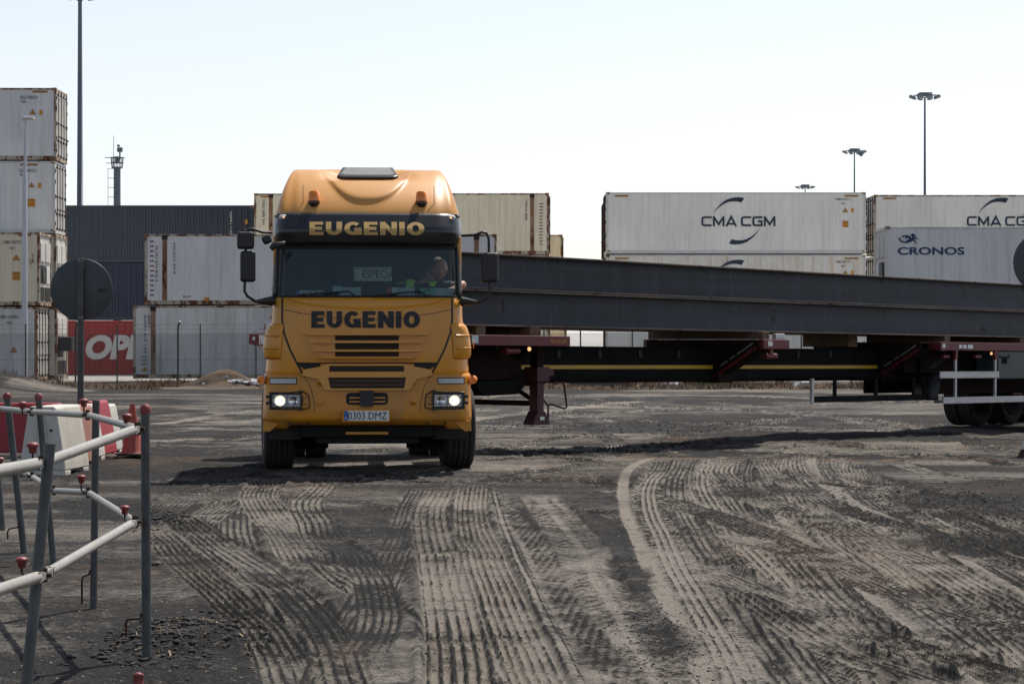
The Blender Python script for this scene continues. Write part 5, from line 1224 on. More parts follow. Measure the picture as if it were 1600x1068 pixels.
def hand(M4, side, name='hand'):
    nodes = [((0, 0, 0), .022), ((0, -.045, 0), (.036, .016)), ((0, -.085, 0), (.038, .014))]; edges = [(0, 1), (1, 2)]
    for i, (xo, l) in enumerate(((-.030, .062), (-.010, .074), (.010, .070), (.028, .054))):
        b0 = len(nodes); c = .9+.12*i
        nodes += [((xo, -.098, 0), .0095), ((xo*1.08, -.098-l*.42, -.006), .009), ((xo*1.1, -.098-l*.62, -.006-l*.35*c), .0085), ((xo*1.08, -.098-l*.55, -.012-l*.62*c), .0075)]
        edges += [(2, b0), (b0, b0+1), (b0+1, b0+2), (b0+2, b0+3)]
    b0 = len(nodes); nodes += [((-side*.038, -.045, -.010), .012), ((-side*.058, -.070, -.026), .010), ((-side*.055, -.090, -.044), .0085)]; edges += [(1, b0), (b0, b0+1), (b0+1, b0+2)]
    nodes = [(tuple(M4 @ Vector(n[0])), n[1]) for n in nodes]; return skin_body(name, nodes, edges, M['skin'], drv)
hand(Matrix.Translation((.53, .735, 2.20)) @ Matrix.Rotation(R(25), 4, 'Z') @ Matrix.Rotation(R(8), 4, 'X'), 1)
hand(Matrix.Translation((.94, .745, 2.20)) @ Matrix.Rotation(R(-30), 4, 'Z') @ Matrix.Rotation(R(8), 4, 'X'), -1)
# ------------------------------------------------------------------ trailer; local x runs to its rear, y to its far side
NX, NY, TA = -1.87, 30.2, math.atan2(.753, .657); PIT = .0085
def TL(px, py, off=0.0):
    """trailer-frame point seen at a pixel, lying `off` metres inside the near edge"""
    bx, by = NX-.753*off, NY+.657*off; k = (px-800)/F; t = (k*by-bx)/(.657-k*.753); Y = by+.753*t
    return (t, off, CH+(HY-py)/F*Y+PIT*t)
tr = thing('flatbed_trailer', 'dark red extendable flatbed trailer with black spine beam and yellow stripe carrying the steel beams', 'trailer', (NX, NY, 0), (0, PIT, TA))
DW = 2.5; DT = 1.70
def rail(mb, t0, t1, y0=0, w=.09, h=.15, z=DT): mb.box(t0, t1, y0, y0+w, z-h, z)
# gooseneck
mb = MB(); rail(mb, 0, 4.15); rail(mb, 0, 4.15, DW-.09); mb.box(0.0, .09, .09, DW-.09, DT-.17, DT-.003); mb.box(4.06, 4.15, .09, DW-.09, DT-.15, DT-.003); g = mb.build('gooseneck_frame', M['trailer_red'], tr, bevel=.008)
MB().box(.09, 4.06, .09, DW-.09, DT-.06, DT-.015).build('deck_boards', M['timber'], tr)
mb = MB()
for y in (.62, 1.80): mb.prism([(.1, DT-.15), (4.0, DT-.15), (3.2, 1.10), (2.9, 1.02), (1.9, 1.02), (1.7, 1.18), (.3, 1.28)], y, y+.08)
for t in (.8, 1.7, 2.6, 3.5): mb.box(t, t+.08, .1, DW-.1, DT-.20, DT-.062)
mb.prism([(0, DT-.15), (.55, DT-.16), (1.9, 1.25), (1.9, 1.14), (.6, 1.2)], 1.1, 1.4)
for y, yy in ((.1, .6), (DW-.1, DW-.6)):
    for t in (1.2, 2.4, 3.5): mb.prism([(y, DT-.15), (yy, DT-.15), (yy, DT-.42)], t, t+.02, 'x')
mb.build('gooseneck_beams', M['trailer_dark'], tr, bevel=.006)
MB().box(1.0, 2.6, .64, 1.8, 1.03, 1.12).build('kingpin_plate', M['trailer_dark'], tr)
p = TL(796, 548, .02); mb = MB(); mb.tube([(p[0], .10, p[2]), (p[0]+.28, .10, p[2])], .045, 12); mb.tube([(p[0]-.05, .09, p[2]), (p[0], .09, p[2])], .06, 12); mb.build('winch_roller', M['trailer_red'], tr)
p = TL(830, 545, .02); mb = MB(); mb.disc((p[0], .08, p[2]), .03, (0, -1, 0), h=.02); mb.build('side_marker_lamp', M['lamp_side'], tr)
def label(px0, px1, py0, py1, m, off=-.004, nm='reflective_label'):
    a = TL(px0, py1, 0); b_ = TL(px1, py0, 0); mb = MB().box(a[0], b_[0], off, -.001, a[2], b_[2]); return mb.build(nm, m, tr)
label(736, 746, 524, 536, M['paper'])
mb = MB(); a = TL(859, 535.5); b_ = TL(884, 530.5); put_text(mb, '900 436 039', a[0], b_[0], a[2], b_[2], lambda x, z, d=0: (x, -.005, z), .01); mb.build('phone_number', M['warn'], tr)
a = TL(389, 548, DW); mb = MB(); mb.box(-.02, -.004, 2.02, 2.26, DT-.15, DT-.02); mb.build('reflective_label', M['plate'], tr)
mb = MB(); mb.cbox((.05, 2.2, DT+.09), (.12, .42, .17)); mb.tube([(.05, 2.1, DT+.17), (.05, 2.1, DT+.25), (.05, 2.02, DT+.27)], .02, 6); mb.cbox((-.02, 2.2, DT+.1), (.02, .1, .08)); mb.build('stake_pocket', M['alu'], tr, bevel=.01)
mb = MB(); mb.disc((-.003, 2.38, DT-.07), .03, (-1, 0, 0), h=.01); mb.build('marker_lamp', M['white_plastic'], tr)
# landing legs
legs = []
for y, s in ((.42, 1), (DW-.42, -1)):
    p = TL(838, 663, .42); t = p[0]; zb = p[2]
    lg = thing('x', 'x', 'x'); bpy.data.objects.remove(lg)
    mb = MB(); mb.box(t-.078, t+.078, y-.078, y+.078, zb+.1, 1.16); o = mb.build('landing_leg', M['leg_red'], tr, bevel=.012)
    mb = MB(); mb.prism([(t-.20, zb), (t+.20, zb), (t+.19, zb+.03), (t+.08, zb+.20), (t-.08, zb+.20), (t-.19, zb+.03)], y-.10, y+.10); mb.build('foot', M['leg_red'], o, bevel=.008)
    MB().box(t-.04, t+.06, y-.106, y-.101, zb+.07, zb+.12).build('label', M['plate'], o)
    mb = MB(); mb.box(t-.14, t+.14, y-.13, y+.13, 1.02, 1.24); mb.box(t+.10, t+.34, y-.05, y+.05, 1.10, 1.20); mb.build('gearbox', M['leg_red'], o, bevel=.012)
    if s > 0:
        mb = MB(); q = [TL(x, y_, .40) for x, y_ in ((864, 598), (880, 598), (881, 604), (885, 635), (881, 638), (860, 631), (856, 634), (856, 655))]; mb.tube(q, .016, 8); mb.tube([TL(849, 625, .40), TL(856, 634, .4)], .014, 6); mb.build('crank_handle', M['leg_red'], o)
tl = TL(838, 663, .42)[0]; zc = .70
for y_ in (.42, DW-.42): MB().box(tl-.07, tl+.07, y_-.07, y_+.07, 1.165, DT-.16).build('leg_mount', M['trailer_dark'], tr)
mb = MB(); mb.box(tl-.04, tl+.04, .5, DW-.5, zc-.04, zc+.04); mb.tube([(tl, .45, .72), (tl-.1, .95, 1.02)], .035, 8); mb.tube([(tl, DW-.45, .72), (tl-.1, 1.2, 1.06)], .035, 8); mb.box(tl-.5, tl-.05, .5, 1.3, .96, 1.12); mb.build('leg_brace', M['trailer_dark'], tr)
MB().box(tl-2.4, tl-.25, .5, .9, 1.05, DT-.17).build('side_locker', M['trailer_dark'], tr, bevel=.02)
mb = MB(); mb.prism([(tl-1.2, 1.04), (tl-.35, 1.045), (tl-.2, .95), (tl-.35, .84), (tl-1.1, .82), (tl-1.3, .95)], .48, .9); mb.build('side_locker', M['spine'], tr, bevel=.02)
# spine
mb = MB(); y0, y1 = .95, 1.55; mb.box(2.6, 20, y0, y1, 1.04, 1.06); mb.box(2.6, 20, y0, y1, 1.535, 1.56); mb.box(2.6, 20, y0+.05, y0+.07, 1.06, 1.535); mb.box(2.6, 20, y1-.07, y1-.05, 1.06, 1.535); mb.build('spine_beam', M['spine'], tr)
MB().box(3.2, 20, y0+.035, y0+.048, 1.205, 1.265).build('yellow_stripe', M['stripe'], tr)
mb = MB()
for px in (875, 939, 1002, 1062, 1249, 1299, 1392): p = TL(px, 553, y0); mb.box(p[0]-.04, p[0]+.04, y0+.03, y0+.049, p[2]-.06, p[2]+.06)
mb.build('pin_holes', M['grille'], tr)
MB().box(3.2, 20, y0+.04, y1-.04, .985, 1.035).build('inner_spine', M['trailer_dark'], tr)
# outriggers
def outrigger(t, plate_w=.36, lab=True):
    mb = MB()
    for s in (0, 1):
        f = (lambda y: y) if s == 0 else (lambda y: DW-y)
        for tt in (t, t+.30): mb.prism([(f(.08), DT-.02), (f(1.25), DT-.02), (f(1.25), .97), (f(1.12), .97), (f(.08), DT-.14)], tt, tt+.03, 'x')
        mb.add([(tt, f(y), z) for tt in (t, t+.33) for y, z in ((.08, DT-.141), (1.12, .968))], [(0, 1, 3, 2)])
        mb.box(t-.03, t+.36, *sorted((f(.86), f(1.0))), .97, 1.5)
    mb.box(t, t+.33, .08, DW-.08, DT-.03, DT-.005); o = mb.build('outrigger', M['trailer_dark'], tr, bevel=.004)
    mb = MB(); mb.tube([(t-.01, 1.1, 1.0), (t-.01, .12, DT-.13)], .03, 4); mb.build('outrigger_edge', M['trailer_red'], o)
    mb = MB(); Ms = []
    for k, (u, l) in enumerate(((.16, .06), (.34, .08), (.52, .05), (.72, .12), (.86, .08))):
        y = 1.1-.98*u; z = 1.06+.56*u; mb.add([(t-.006, y+l, z-l*.57+.03), (t-.006, y-l, z+l*.57+.03), (t-.006, y-l, z+l*.57+.07), (t-.006, y+l, z-l*.57+.07)], [(0, 1, 2, 3)])
    mb.build('worn_label', M['grey_text'], o); return o
tm = TL(1214, 536, 0)[0]
outrigger(tm-.45)
MB().box(tm-.42, tm+.34, DW-.09, DW+.01, DT-.16, DT).build('bolster_end', M['trailer_red'], tr, bevel=.01)
mb = MB(); rail(mb, tm-.42, tm+.34, -.01, .10, .16); o = mb.build('bolster_end', M['trailer_red'], tr, bevel=.01)
mb = MB(); mb.box(tm-.3, tm-.17, -.016, -.011, DT-.11, DT-.03); mb.build('reflective_label', M['plate'], o)
mb = MB(); mb.tube([(tm-.2, .12, DT-.28), (tm+.12, .12, DT-.28)], .05, 12); mb.box(tm-.1, tm, .08, .16, DT-.3, DT-.15); mb.build('winch_roller', M['trailer_red'], o)
MB().cbox((tm+.1, .05, DT+.05), (.26, .08, .10)).build('stake_pocket', M['alu'], o, bevel=.01)
tq = TL(1468, 540, 0)[0]; RDT = DT+.0
outrigger(tq-.55)
# rear deck
TE = tq+6.2
tw = TL(1512, 640, DW-.35)[0]
mb = MB(); rail(mb, tq, TE, 0, .09, .15); rail(mb, tq, TE, DW-.09, .09, .15); mb.box(tq, tq+.09, .09, DW-.09, DT-.15, DT-.003)
for k in range(7): mb.box(tq+.6+k*.85, tq+.68+k*.85, .09, DW-.09, DT-.16, DT-.08)
mb.box(tq, tq+.22, -.012, -.001, DT-.16, DT+.005); mb.build('rear_deck_frame', M['trailer_red'], tr, bevel=.006)
MB().box(tq+.09, TE, .09, DW-.09, DT-.06, DT-.015).build('rear_deck_boards', M['timber'], tr)
mb = MB()
for y in (.7, 1.72): mb.box(tq-.1, TE, y, y+.08, 1.12, DT-.15)
mb.box(tq+.2, TE-.2, .8, 1.7, 1.0, 1.2)
for k in range(3): mb.tube([(tw+k*1.31, .2, .60), (tw+k*1.31, DW-.2, .60)], .075, 10); mb.cbox((tw-.25+k*1.31, .74, .9), (.3, .1, .3)); mb.cbox((tw-.25+k*1.31, 1.76, .9), (.3, .1, .3))
mb.box(tq+.35, TE, .62, .66, .72, DT-.16); mb.box(tq+.35, TE, 1.84, 1.88, .72, DT-.16); mb.build('bogie_frame', M['trailer_dark'], tr, bevel=.01)  # long dark panels added to stand in for the shadowed mass under the deck
label(1470.5, 1475, 537, 543, M['plate'], -.018); label(1497.5, 1502.5, 538.2, 544, M['plate']); label(1504, 1509, 538.4, 544.2, M['plate']); label(1511, 1519, 538.4, 544.4, M['plate'])
for px in (1476, 1526): p = TL(px, 557, .08); MB().tube([(p[0]-.08, .1, p[2]), (p[0]+.14, .1, p[2])], .04, 10).build('winch_roller', M['trailer_red'], tr)
p = TL(1548, 552, .05); mb = MB(); mb.disc((p[0], .06, p[2]), .028, h=.02); mb.build('side_marker_lamp', M['lamp_side'], tr)
# aluminium side guard
def guard_bar(px0, px1, py, h, off=-.02):
    a = TL(px0, py, 0); b_ = TL(px1, py, 0); t1 = b_[0]; mb = MB(); mb.box(a[0], t1, off, off+.03, a[2]-h/2, a[2]+h/2); mb.box(a[0], t1, off-.006, off, a[2]-h/2+.02, a[2]-h/2+.035); mb.box(a[0], t1, off-.006, off, a[2]+h/2-.035, a[2]+h/2-.02); return mb.build('side_guard_rail', M['alu'], tr, bevel=.004)
guard_bar(1467, 1559, 585.5, .125); guard_bar(1472, 1700, 625.5, .12)
for px in (1494, 1556):
    p = TL(px, 622, 0); mb = MB(); mb.box(p[0]-.03, p[0]+.03, .012, .05, p[2]-.02, DT-.32); mb.build('guard_upright', M['alu'], tr); MB().box(p[0]-.04, p[0]+.04, .0, .05, DT-.32, DT-.15).build('guard_bracket', M['trailer_red'], tr)
p = TL(1458, 627, 0); mb = MB(); mb.prism([(p[0], -.01), (p[0]+.2, -.06), (p[0]+.2, .04)], p[2]-.03, p[2]+.03, 'z'); mb.build('guard_tip', M['black_plastic'], tr)
p = TL(1468, 620, 0.05); mb = MB(); mb.grid(lambda u, v: (p[0]+.02+.16*u*u, .10+.5*v, .62+.50*u), 10, 1); mb.build('mudguard', M['black_plastic'], tr, solid=.015)
a = TL(1560, 592, 0); b_ = TL(1640, 552, 0); mb = MB(); mb.box(a[0], b_[0], .02, .5, a[2], DT-.16); tb = mb.build('toolbox', M['toolbox'], tr, bevel=.02)
for k in (.1, .42): mb = MB(); mb.disc((a[0]+k, .018, DT-.26), .035, h=.01); mb.build('toolbox_latch', M['grille'], tb)
MB().box(a[0]+.16, a[0]+.34, .008, .018, DT-.4, DT-.26).build('toolbox_plate', M['spine'], tb)
# coiled air line
mb = MB(); p0 = TL(1452, 575, .4); p1 = TL(1472, 560, .2)
mb.tube([(p0[0]+(p1[0]-p0[0])*i/60, p0[1]+(p1[1]-p0[1])*i/60+.05*math.cos(i*.9), p0[2]+(p1[2]-p0[2])*i/60+.05*math.sin(i*.9)) for i in range(61)], .009, 5); mb.build('air_line_coil', M['toolbox'], tr)
mb = MB(); mb.tube([TL(x, y, .1) for x, y in ((1449, 590), (1453, 598), (1462, 600), (1470, 592))], .008, 5); mb.build('cable', M['grille'], tr)
# wheels: three axles of twins
tw = TL(1512, 640, DW-.35)[0]
for k in range(3):
    for y, s in ((.19, -1), (.52, -1), (DW-.19, 1), (DW-.52, 1)):
        t = tw+k*1.31
        o = wheel(tr, (t, y, .53-.17+PIT*t), .30, .52, R(90), -s)
        o.children[0].data.materials[0] = M['chassis']
# hanging side guard below the spine
mb = MB(); 
hb = thing('x', 'x', 'x'); bpy.data.objects.remove(hb)
off = .30; a = TL(1268, 627, off); b_ = TL(1454, 619, off)
MB().box(a[0], b_[0], off, off+.04, a[2]-.02, a[2]+.09).build('hanging_guard_bar', M['spine'], tr)
for i, px in enumerate((1269, 1305, 1369, 1428, 1444)):
    p = TL(px, 620, off); mb = MB(); mb.box(p[0]-.035, p[0]+.035, off, off+.04, a[2]+.09, 1.03) if i else mb.box(p[0]-.03, p[0]+.03, off-.01, off+.04, a[2]-.03, 1.04); mb.build('guard_hanger', M['alu' if i == 0 else 'spine'], tr)  # first hanger coloured pale to stand for sunlight falling on it
    MB().box(p[0]-.03, p[0]+.03, off+.04, y0+.1, 1.0, 1.04).build('guard_arm', M['spine'], tr)
# ------------------------------------------------------------------ load: fourteen I-beams on timbers
ZL = 1.835; BH = .528; FW = .30
def ibeam(lab, yc, z0, t0, t1, grp='steel I-beams on the trailer'):
    o = thing('steel_beam', lab, 'steel beam', (NX, NY, 0), (0, PIT+.001, TA), grp)
    mb = MB(); h = FW/2
    mb.box(t0, t1, yc-.009, yc+.009, z0+.026, z0+BH-.028); mb.build('web', M['steel'], o)
    for z in (z0, z0+BH-.028): MB().box(t0, t1, yc-h, yc+h, z, z+.026).build('flange', M['steel_edge'], o, bevel=.004)
    return o
pos = ['nearest the viewer', 'second from the viewer', 'third from the viewer', 'fourth from the viewer', 'fifth from the viewer', 'sixth from the viewer', 'farthest from the viewer']
for j in range(2):
    for i in range(7):
        yc = .28+FW/2+i*(FW+.006); o = ibeam('dark steel I-beam in the %s layer of the load, %s' % (['lower', 'upper'][j], pos[i]), yc, ZL+j*(BH+.004), .35+.1*((i*3+j) % 3), 20.6+.2*((i+j) % 2))
        if i == 0:
            mb = MB(); rr = random.Random(5+j)
            for k in range(26):
                t = 2.6+k*.69+rr.random()*.15; zz = ZL+j*(BH+.004)+(.04 if j == 0 else BH-.19); L_ = .08+rr.random()*.05
                for dt in (0, .085):
                    if rr.random() < .75: mb.box(t+dt, t+dt+.004, yc-.0115, yc-.0095, zz, zz+L_)
            tag(mb.build('chalk_marks', M['chalk'], o), kind='stuff')
def block(lab, t, y0, y1, z0, z1, w=.18, rz=0):
    o = thing('timber_block', lab, 'timber', (NX, NY, 0), (0, PIT, TA), 'timbers under the steel beams'); mb = MB(); mb.box(t, t+w, y0, y1, z0, z1); mb.build('timber', M['timber'], o, bevel=.008)
tb1 = TL(843, 518, .2)[0]
block('timber under the beams near the rear edge of the front deck, its sawn end showing', tb1-.2, .22, 2.0, DT+.002, ZL-.002, .24)
block('timber lying flat under the beams behind the cab', tb1-1.3, .3, 2.1, DT+.002, ZL-.002, .2)
block('long brown timber across the middle outrigger', tm-.30, .10, 2.5, DT+.003, ZL-.002, .2)
block('timber on the spine just before the rear deck', tq-1.7, .9, 1.9, DT-.10, ZL-.003, .3)
block('timber at the front of the rear deck with its pale end showing', tq+.65, .28, 2.0, DT+.002, ZL-.003, .2)
block('timber hidden in shade over the rear axles', tq+3.6, .3, 2.0, DT+.002, ZL-.003, .2)
# ------------------------------------------------------------------ round signs
def round_sign(lab, px, py, Y, r=.455, pole=True, rz=0):
    x = (px-800)/F*Y; zc = zat(py, Y); o = thing('round_sign', lab, 'road sign', (x, Y, 0), (0, 0, R(rz)), 'round road signs seen from behind')
    mb = MB(); mb.lathe([(0, .0), (r-.012, 0), (r, -.006), (r, -.022), (r-.008, -.026), (r-.008, .004-.026+.012), (0, -.012)], 64, Matrix.Translation((0, 0, zc)) @ Matrix.Rotation(R(-90), 4, 'Z'))
    mb.build('sign_disc', M['sign_back'], o)
    mb = MB(); mb.lathe([(0, .006), (r-.01, .006)], 48, Matrix.Translation((0, .022, zc)) @ Matrix.Rotation(R(90), 4, 'Z')); mb.build('sign_face', M['white_plastic'], o)
    mb = MB(); mb.box(-.045, .045, -.075, -.03, -.3, zc+.45); mb.build('pole', M['galv'], o, bevel=.008)
    mb = MB()
    for dz in (.41, -.41): mb.tube([(-.02, -.076, zc+dz), (-.02, -.08, zc+dz)], .009, 6); mb.tube([(.02, -.076, zc+dz), (.02, -.08, zc+dz)], .009, 6)
    mb.build('bolts', M['alu'], o)
    mb = MB(); 
    for k in range(5): mb.box(.25+.022*k, .262+.022*k, -.0275, -.0265, zc-.01, zc+.012)
    mb.box(.245, .37, -.0275, -.0265, zc-.03, zc-.02); mb.build('stamp', M['grille'], o)
    return o
round_sign('grey back of a round road sign on a square pole behind the plastic barriers', 127, 452, 32.8)
round_sign('grey back of a round road sign cut by the right edge of the picture', 1632, 410, 32.8)
# trestle sign at the right edge
c = P(1604, 532, 31.2); o = thing('trestle_sign', 'white trestle sign on brown legs just showing at the right edge', 'road sign', (c.x, 31.2, ground_z(c.x, 31.2)-.01))
MB().prism([(-.12, .14), (.80, .14), (.74, .30), (-.03, .36)], -.14, -.12).build('panel', M['barrier_white'], o, bevel=.006)
MB().prism([(.02, .37), (.72, .37), (.68, .95), (.10, .95)], -.135, -.118).build('panel', M['barrier_white'], o, bevel=.006)
for sx in (0, 1):
    mb = MB(); mb.tube([(-.16+1.0*sx, -.16, 0), (-.06+.82*sx, -.10, .2), (.14+.5*sx, -.09, .93)], .018, 6); mb.tube([(.0+.70*sx, .28, 0), (.12+.5*sx, -.05, .95)], .018, 6); mb.build('leg', M['iron'], o)
# ------------------------------------------------------------------ plastic barriers, cone
def jersey(lab, x, y, rz, L_, m, wb=.60, wt=.22, h=.82, grp='plastic road barriers'):
    """local y is the long axis; the end face is the stepped A profile"""
    o = thing('road_barrier', lab, 'barrier', (x, y, ground_z(x, y)-.01), (0, 0, R(rz)), grp)
    w, t_ = wb/2, wt/2
    prof = [(-w, .06), (w, .06), (w-.01, .16), (t_+.02, h-.12), (t_, h-.03), (t_-.02, h), (-t_+.02, h), (-t_, h-.03), (-t_-.02, h-.12), (-w+.01, .16)]
    MB().prism(prof, 0, L_).build('shell', m, o, bevel=.018)
    mb = MB()
    for yy in (.0, L_-.25): mb.box(-w, w, yy, yy+.22, 0, .06)
    mb.build('foot', m, o, bevel=.01)
    mb = MB(); mb.prism([(-.05, .14), (.05, .14), (.06, .5), (.03, .74), (-.03, .74), (-.06, .5)], -.035, 0); mb.build('end_tongue', m, o, bevel=.012)
    mb = MB()
    for zz in (.55, .35): mb.disc((0.11, -.001, zz), .018, h=.008)
    mb.build('plug', M['iron'], o); return o
def at(px, Y): return (px-800)/F*Y
jersey('long red plastic barrier lying behind the white one at far left', at(95, 32.6), 32.6, 88, 3.0, M['barrier_red'], .5, .2, .78)
jersey('white plastic barrier with its wedge shaped end towards the railing', at(66, 27.2), 27.2, -6, 1.0, M['barrier_white'], .58, .34, .84)
jersey('salmon plastic barrier behind the white wedge', at(99, 28.7), 28.7, -4, 1.0, M['barrier_salmon'], .40, .22, .80)
jersey('narrow white plastic barrier leaning between the salmon and red ones', at(113, 29.6), 29.6, -3, 1.0, M['barrier_white'], .42, .16, .77)
jersey('red plastic barrier standing end on beside the narrow white one', at(134, 31.0), 31.0, -2, 1.0, M['barrier_red'], .46, .20, .80)
jersey('cream plastic barrier farthest right in the group, behind the red end', at(148, 32.6), 32.6, -2, 1.0, M['barrier_white'], .42, .2, .74)
c = G(207, 711); o = thing('traffic_cone', 'faded red traffic cone behind the tall railing post', 'traffic cone', (c.x, c.y, 0))
mb = MB(); mb.tube([(0, 0, .03), (0, 0, .06), (0, 0, .64), (0, 0, .72)], [.175, .15, .045, .035], 24); mb.build('cone_body', M['cone'], o); mb = MB(); mb.box(-.23, .23, -.23, .23, 0, .035); mb.build('base', M['rubber'], o, bevel=.01)
mb = MB(); mb.tube([(0, 0, .30), (0, 0, .42)], [.113, .092], 24, cap=False); mb.build('faded_band', M['barrier_salmon'], o)
# ------------------------------------------------------------------ tube railing in the left foreground
rl = thing('tube_railing', 'grey tube railing with pale rails and red plastic caps in the left foreground', 'railing', (0, 0, 0))
rl.location = (-2.2, 12, 0); OFF = Vector((-2.2, 12, 0))
def post(top, base, Yb, Yt, r, cap=False, hook=None):
    a = P(*top, Yt)-OFF; b_ = P(*base, Yb)-OFF; b2 = b_+(b_-a).normalized()*.08
    mb = MB(); mb.tube([b2, b_, b_*.02+a*.98, a], [r, r, r, r*1.06], 20); o = mb.build('post', M['galv'], rl)
    if cap:
        mb = MB(); mb.tube([a-Vector((0, 0, .02)), a, a+Vector((0, 0, .014)), a+Vector((0, 0, .028))], [r*1.1, r*1.25, r*1.2, r*.6], 18); mb.build('cap', M['red_cap'], o)
    if hook:
        Yh = hook[-1]; mb = MB(); mb.tube([P(x, y, Yh)-OFF for x, y in hook[:-1]], .0065, 6); mb.build('wire_hook', M['iron'], o)
    return a, b_
post((227, 640), (229, 1037), 11.25, 11.25, .0235, True, [(221, 957), (219, 966), (200, 967), (197, 972), (197, 994), 11.22])
post((150, 625), (146, 951), 13.4, 13.4, .0222, False, [(141, 890), (139, 897), (130, 900), (128, 906), (128, 943), 13.37])
post((78, 694), (36, 1125), 9.44, 9.6, .0245, False)
post((60, 620), (84, 882), 16.0, 16.0, .024, True)
post((11, 619), (38, 866), 16.8, 16.8, .026, True, [(31, 815), (29, 823), (14, 826), (12, 830), (12, 842), 16.78])
post((-14, 610), (4, 829), 18.8, 18.8, .026, True)
def rails(a, b_, r, Ya, Yb, name='rail'):
    r *= .87; A_, B_ = P(*a, Ya)-OFF, P(*b_, Yb)-OFF; d = (B_-A_).normalized(); L_ = (B_-A_).length
    up = Vector((0, 0, 1)); side = d.cross(up).normalized(); e = .09
    mb = MB(); mb.tube([A_+d*e, B_-d*e], r, 20); o = mb.build(name, M['rail'], rl)
    for Q, s in ((A_, 1), (B_, -1)):   # flattened ends with a slot
        mb = MB()
        q0, q1 = Q+d*s*(e+.02), Q-d*s*.015
        n1 = up*r*.9; w = side*r*.55
        vs = [q0+n1+w*1.5, q0-n1+w*1.5, q0+n1-w*1.5, q0-n1-w*1.5, q1+n1*.55+w, q1-n1*.55+w, q1+n1*.55-w, q1-n1*.55-w]
        mb.add(vs, [(0, 1, 5, 4), (2, 6, 7, 3), (0, 4, 6, 2), (1, 3, 7, 5), (4, 5, 7, 6)]); mb.build('flattened_end', M['rail'], o)
        mb = MB(); mb.tube([Q-up*.03, Q+up*.03], r*.7, 8); mb.tube([Q-side*.035, Q+side*.035], r*.4, 8); mb.cbox(Q+d*s*.045, (.03, r*2.2, .008)); mb.build('clevis', M['iron'], o)
    return A_, B_
def mushroom(px, py, Y, k=1.0, hook=None):
    k *= .78
    c = P(px, py, Y)-OFF; mb = MB()
    mb.tube([c+Vector((0, 0, z*k)) for z in (-.036, -.033, .0, .002, .014, .024, .028)], [x*k for x in (.017, .021, .024, .036, .036, .026, .008)], 20); o = mb.build('red_cap', M['red_cap'], rl)
    h = hook or 16
    mb = MB(); z1 = (HY-(py+h))/F*Y-(HY-py)/F*Y
    mb.tube([c+Vector((0, 0, -.03*k)), c+Vector((0, 0, z1*.8)), c+Vector((.012, 0, z1)), c+Vector((.035, 0, z1))], .0065*k, 6); mb.build('cap_stem', M['iron'], o)
r1 = .0225
rails((215, 669), (66, 723), .0275, 11.15, 9.6); rails((66, 723), (-40, 742), .031, 9.6, 8.7)
rails((215, 669), (137, 648), .0215, 11.15, 13.3); rails((137, 648), (50, 643), .0225, 13.3, 15.6); rails((50, 643), (-12, 637), .024, 15.6, 17.0)
rails((211, 815), (68, 898), .0255, 11.15, 9.55); rails((68, 898), (-30, 930), .029, 9.55, 8.8)
rails((211, 815), (138, 769), .0215, 11.15, 13.3); rails((138, 769), (84, 766), .0225, 13.3, 14.6); rails((84, 766), (50, 744), .022, 14.6, 15.9); rails((50, 744), (-10, 720), .022, 15.9, 17)
mushroom(198, 652, 11.5, 1.0, 16); mushroom(131, 628, 13.2, 1.0, 19); mushroom(35, 632, 15.0, 1.05, 16); mushroom(51, 698, 9.9, 1.0, 30)
mushroom(195, 795, 11.4, .95, 20); mushroom(127, 747, 13.1, 1.0, 22); mushroom(34, 877, 9.9, 1.0, 22); mushroom(0, 719, 14, 1.0, 18)
c = G(216, 1072); mb = MB(); mb.tube([(c.x, c.y, ground_z(c.x, c.y)+z) for z in (-.01, .0, .04, .045, .055)], [.03, .026, .024, .028, .012], 18); tag(mb.build('red_cap', M['red_cap']), 'loose red plastic cap on the ground at the foot of the tall railing post', 'plastic cap')
# ------------------------------------------------------------------ stones, clods and chips
rs = np.random.RandomState(11)
ICO = [(0, 0, 1), (.89, 0, .45), (.28, .85, .45), (-.72, .53, .45), (-.72, -.53, .45), (.28, -.85, .45), (.72, .53, -.45), (-.28, .85, -.45), (-.89, 0, -.45), (-.28, -.85, -.45), (.72, -.53, -.45), (0, 0, -1)]
ICF = [(0, 1, 2), (0, 2, 3), (0, 3, 4), (0, 4, 5), (0, 5, 1), (1, 6, 2), (2, 7, 3), (3, 8, 4), (4, 9, 5), (5, 10, 1), (6, 7, 2), (7, 8, 3), (8, 9, 4), (9, 10, 5), (10, 6, 1), (6, 11, 7), (7, 11, 8), (8, 11, 9), (9, 11, 10), (10, 11, 6)]
def stone(mb, x, y, r, flat=.6, z=None):
    z = ground_z(x, y) if z is None else z; A = rs.rand()*6.28; ca_, sa_ = math.cos(A), math.sin(A); ex = .7+rs.rand()*.8; vs = []
    for v in ICO:
        k = r*(.7+.6*rs.rand()); a_, b2 = v[0]*k*ex, v[1]*k; vs.append((x+a_*ca_-b2*sa_, y+a_*sa_+b2*ca_, z+v[2]*k*flat+r*.2))
    mb.add(vs, ICF)
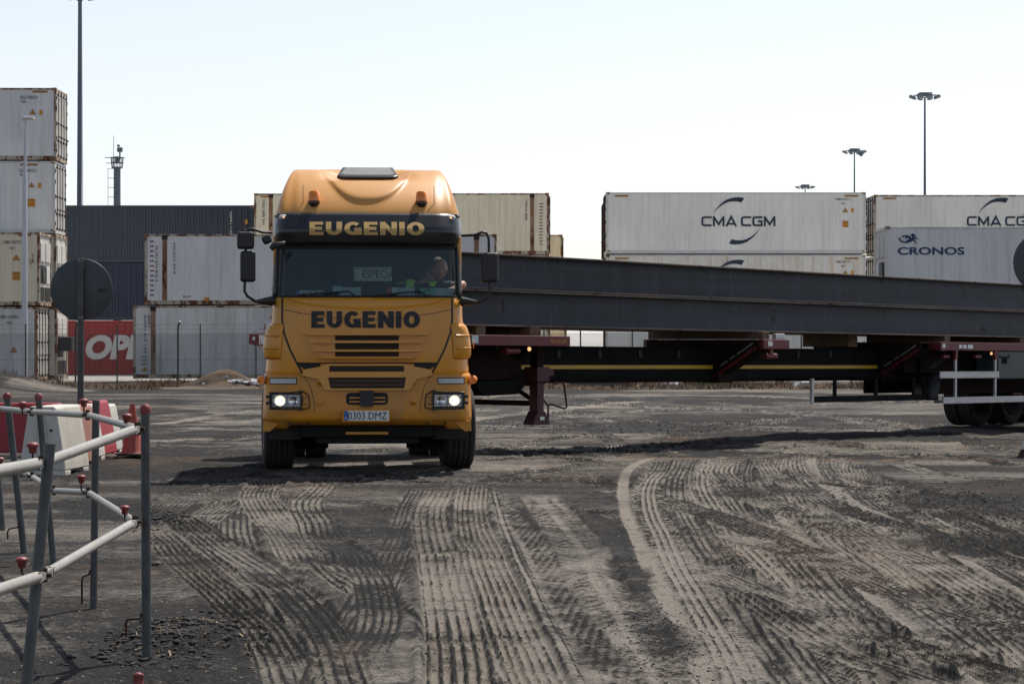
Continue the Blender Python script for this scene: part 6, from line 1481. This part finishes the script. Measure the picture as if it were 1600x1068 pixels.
def scatter(name, n, fn, rmin, rmax, m, lab=None, keep=None):
    mb = MB(); k = 0
    while k < n:
        x, y = fn()
        if keep and not keep(x, y): k += 1; continue
        stone(mb, x, y, rmin+(rmax-rmin)*rs.rand()**3); k += 1
    tag(mb.build(name, m), lab, 'gravel', kind='stuff')
def anyw():
    y = 9.8+28*rs.rand()**2.0; return (-.26+.52*rs.rand())*y, y
scatter('gravel', 7500, anyw, .002, .010, M['rock'], 'small dark stones strewn over the whole yard')
scatter('pale_gravel', 4200, anyw, .002, .008, M['rock_pale'], 'small pale stones strewn over the whole yard')
def around(px, py, sx_, sy_):
    c = G(px, py); return lambda: (c.x+rs.randn()*sx_, c.y+rs.randn()*sy_)
scatter('soil_clods', 1500, around(285, 1000, .17, .42), .004, .024, M['soil'], 'dark clods on the churned heap beside the tall railing post')
scatter('soil_clods', 1100, around(1035, 1000, .12, .7), .002, .010, M['soil'], 'dark clods in the churned strip left of the pale wheel track')
scatter('soil_clods', 400, around(245, 815, .10, .5), .006, .03, M['soil'], 'dark clods behind the tall railing post')
scatter('soil_clods', 1100, around(1490, 790, .6, 1.6), .005, .022, M['soil'], 'dark clods in the churned patch at right')
scatter('soil_clods', 500, around(990, 655, 2.2, 1.6), .01, .035, M['soil'], 'dark clods in the churned patch beyond the shadow')
mb = MB()
for i in range(60):
    c = around(278, 995, .15, .36)(); z = ground_z(*c); l = .007+.017*rs.rand(); Mx = Matrix.Rotation(rs.rand()*6.3, 4, 'Z') @ Matrix.Rotation(rs.rand()*.9, 4, 'Y'); mb.cbox((c[0], c[1], z+.012), (l*2, l*.5, .006), Mx)
tag(mb.build('wood_chips', M['chip']), 'brown wood chips on the churned heap', 'wood chips', kind='stuff')
for px, py, r, lab in ((172, 715, .10, 'brown lump of rock on the ground beside the traffic cone'), (163, 703, .05, 'small grey rock left of the traffic cone'), (243, 886, .045, 'dark rock on the ground right of the tall railing post')):
    c = G(px, py); mb = MB(); stone(mb, c.x, c.y, r, .7); tag(mb.build('rock', M['rock'], bevel=r*.1), lab, 'rock')
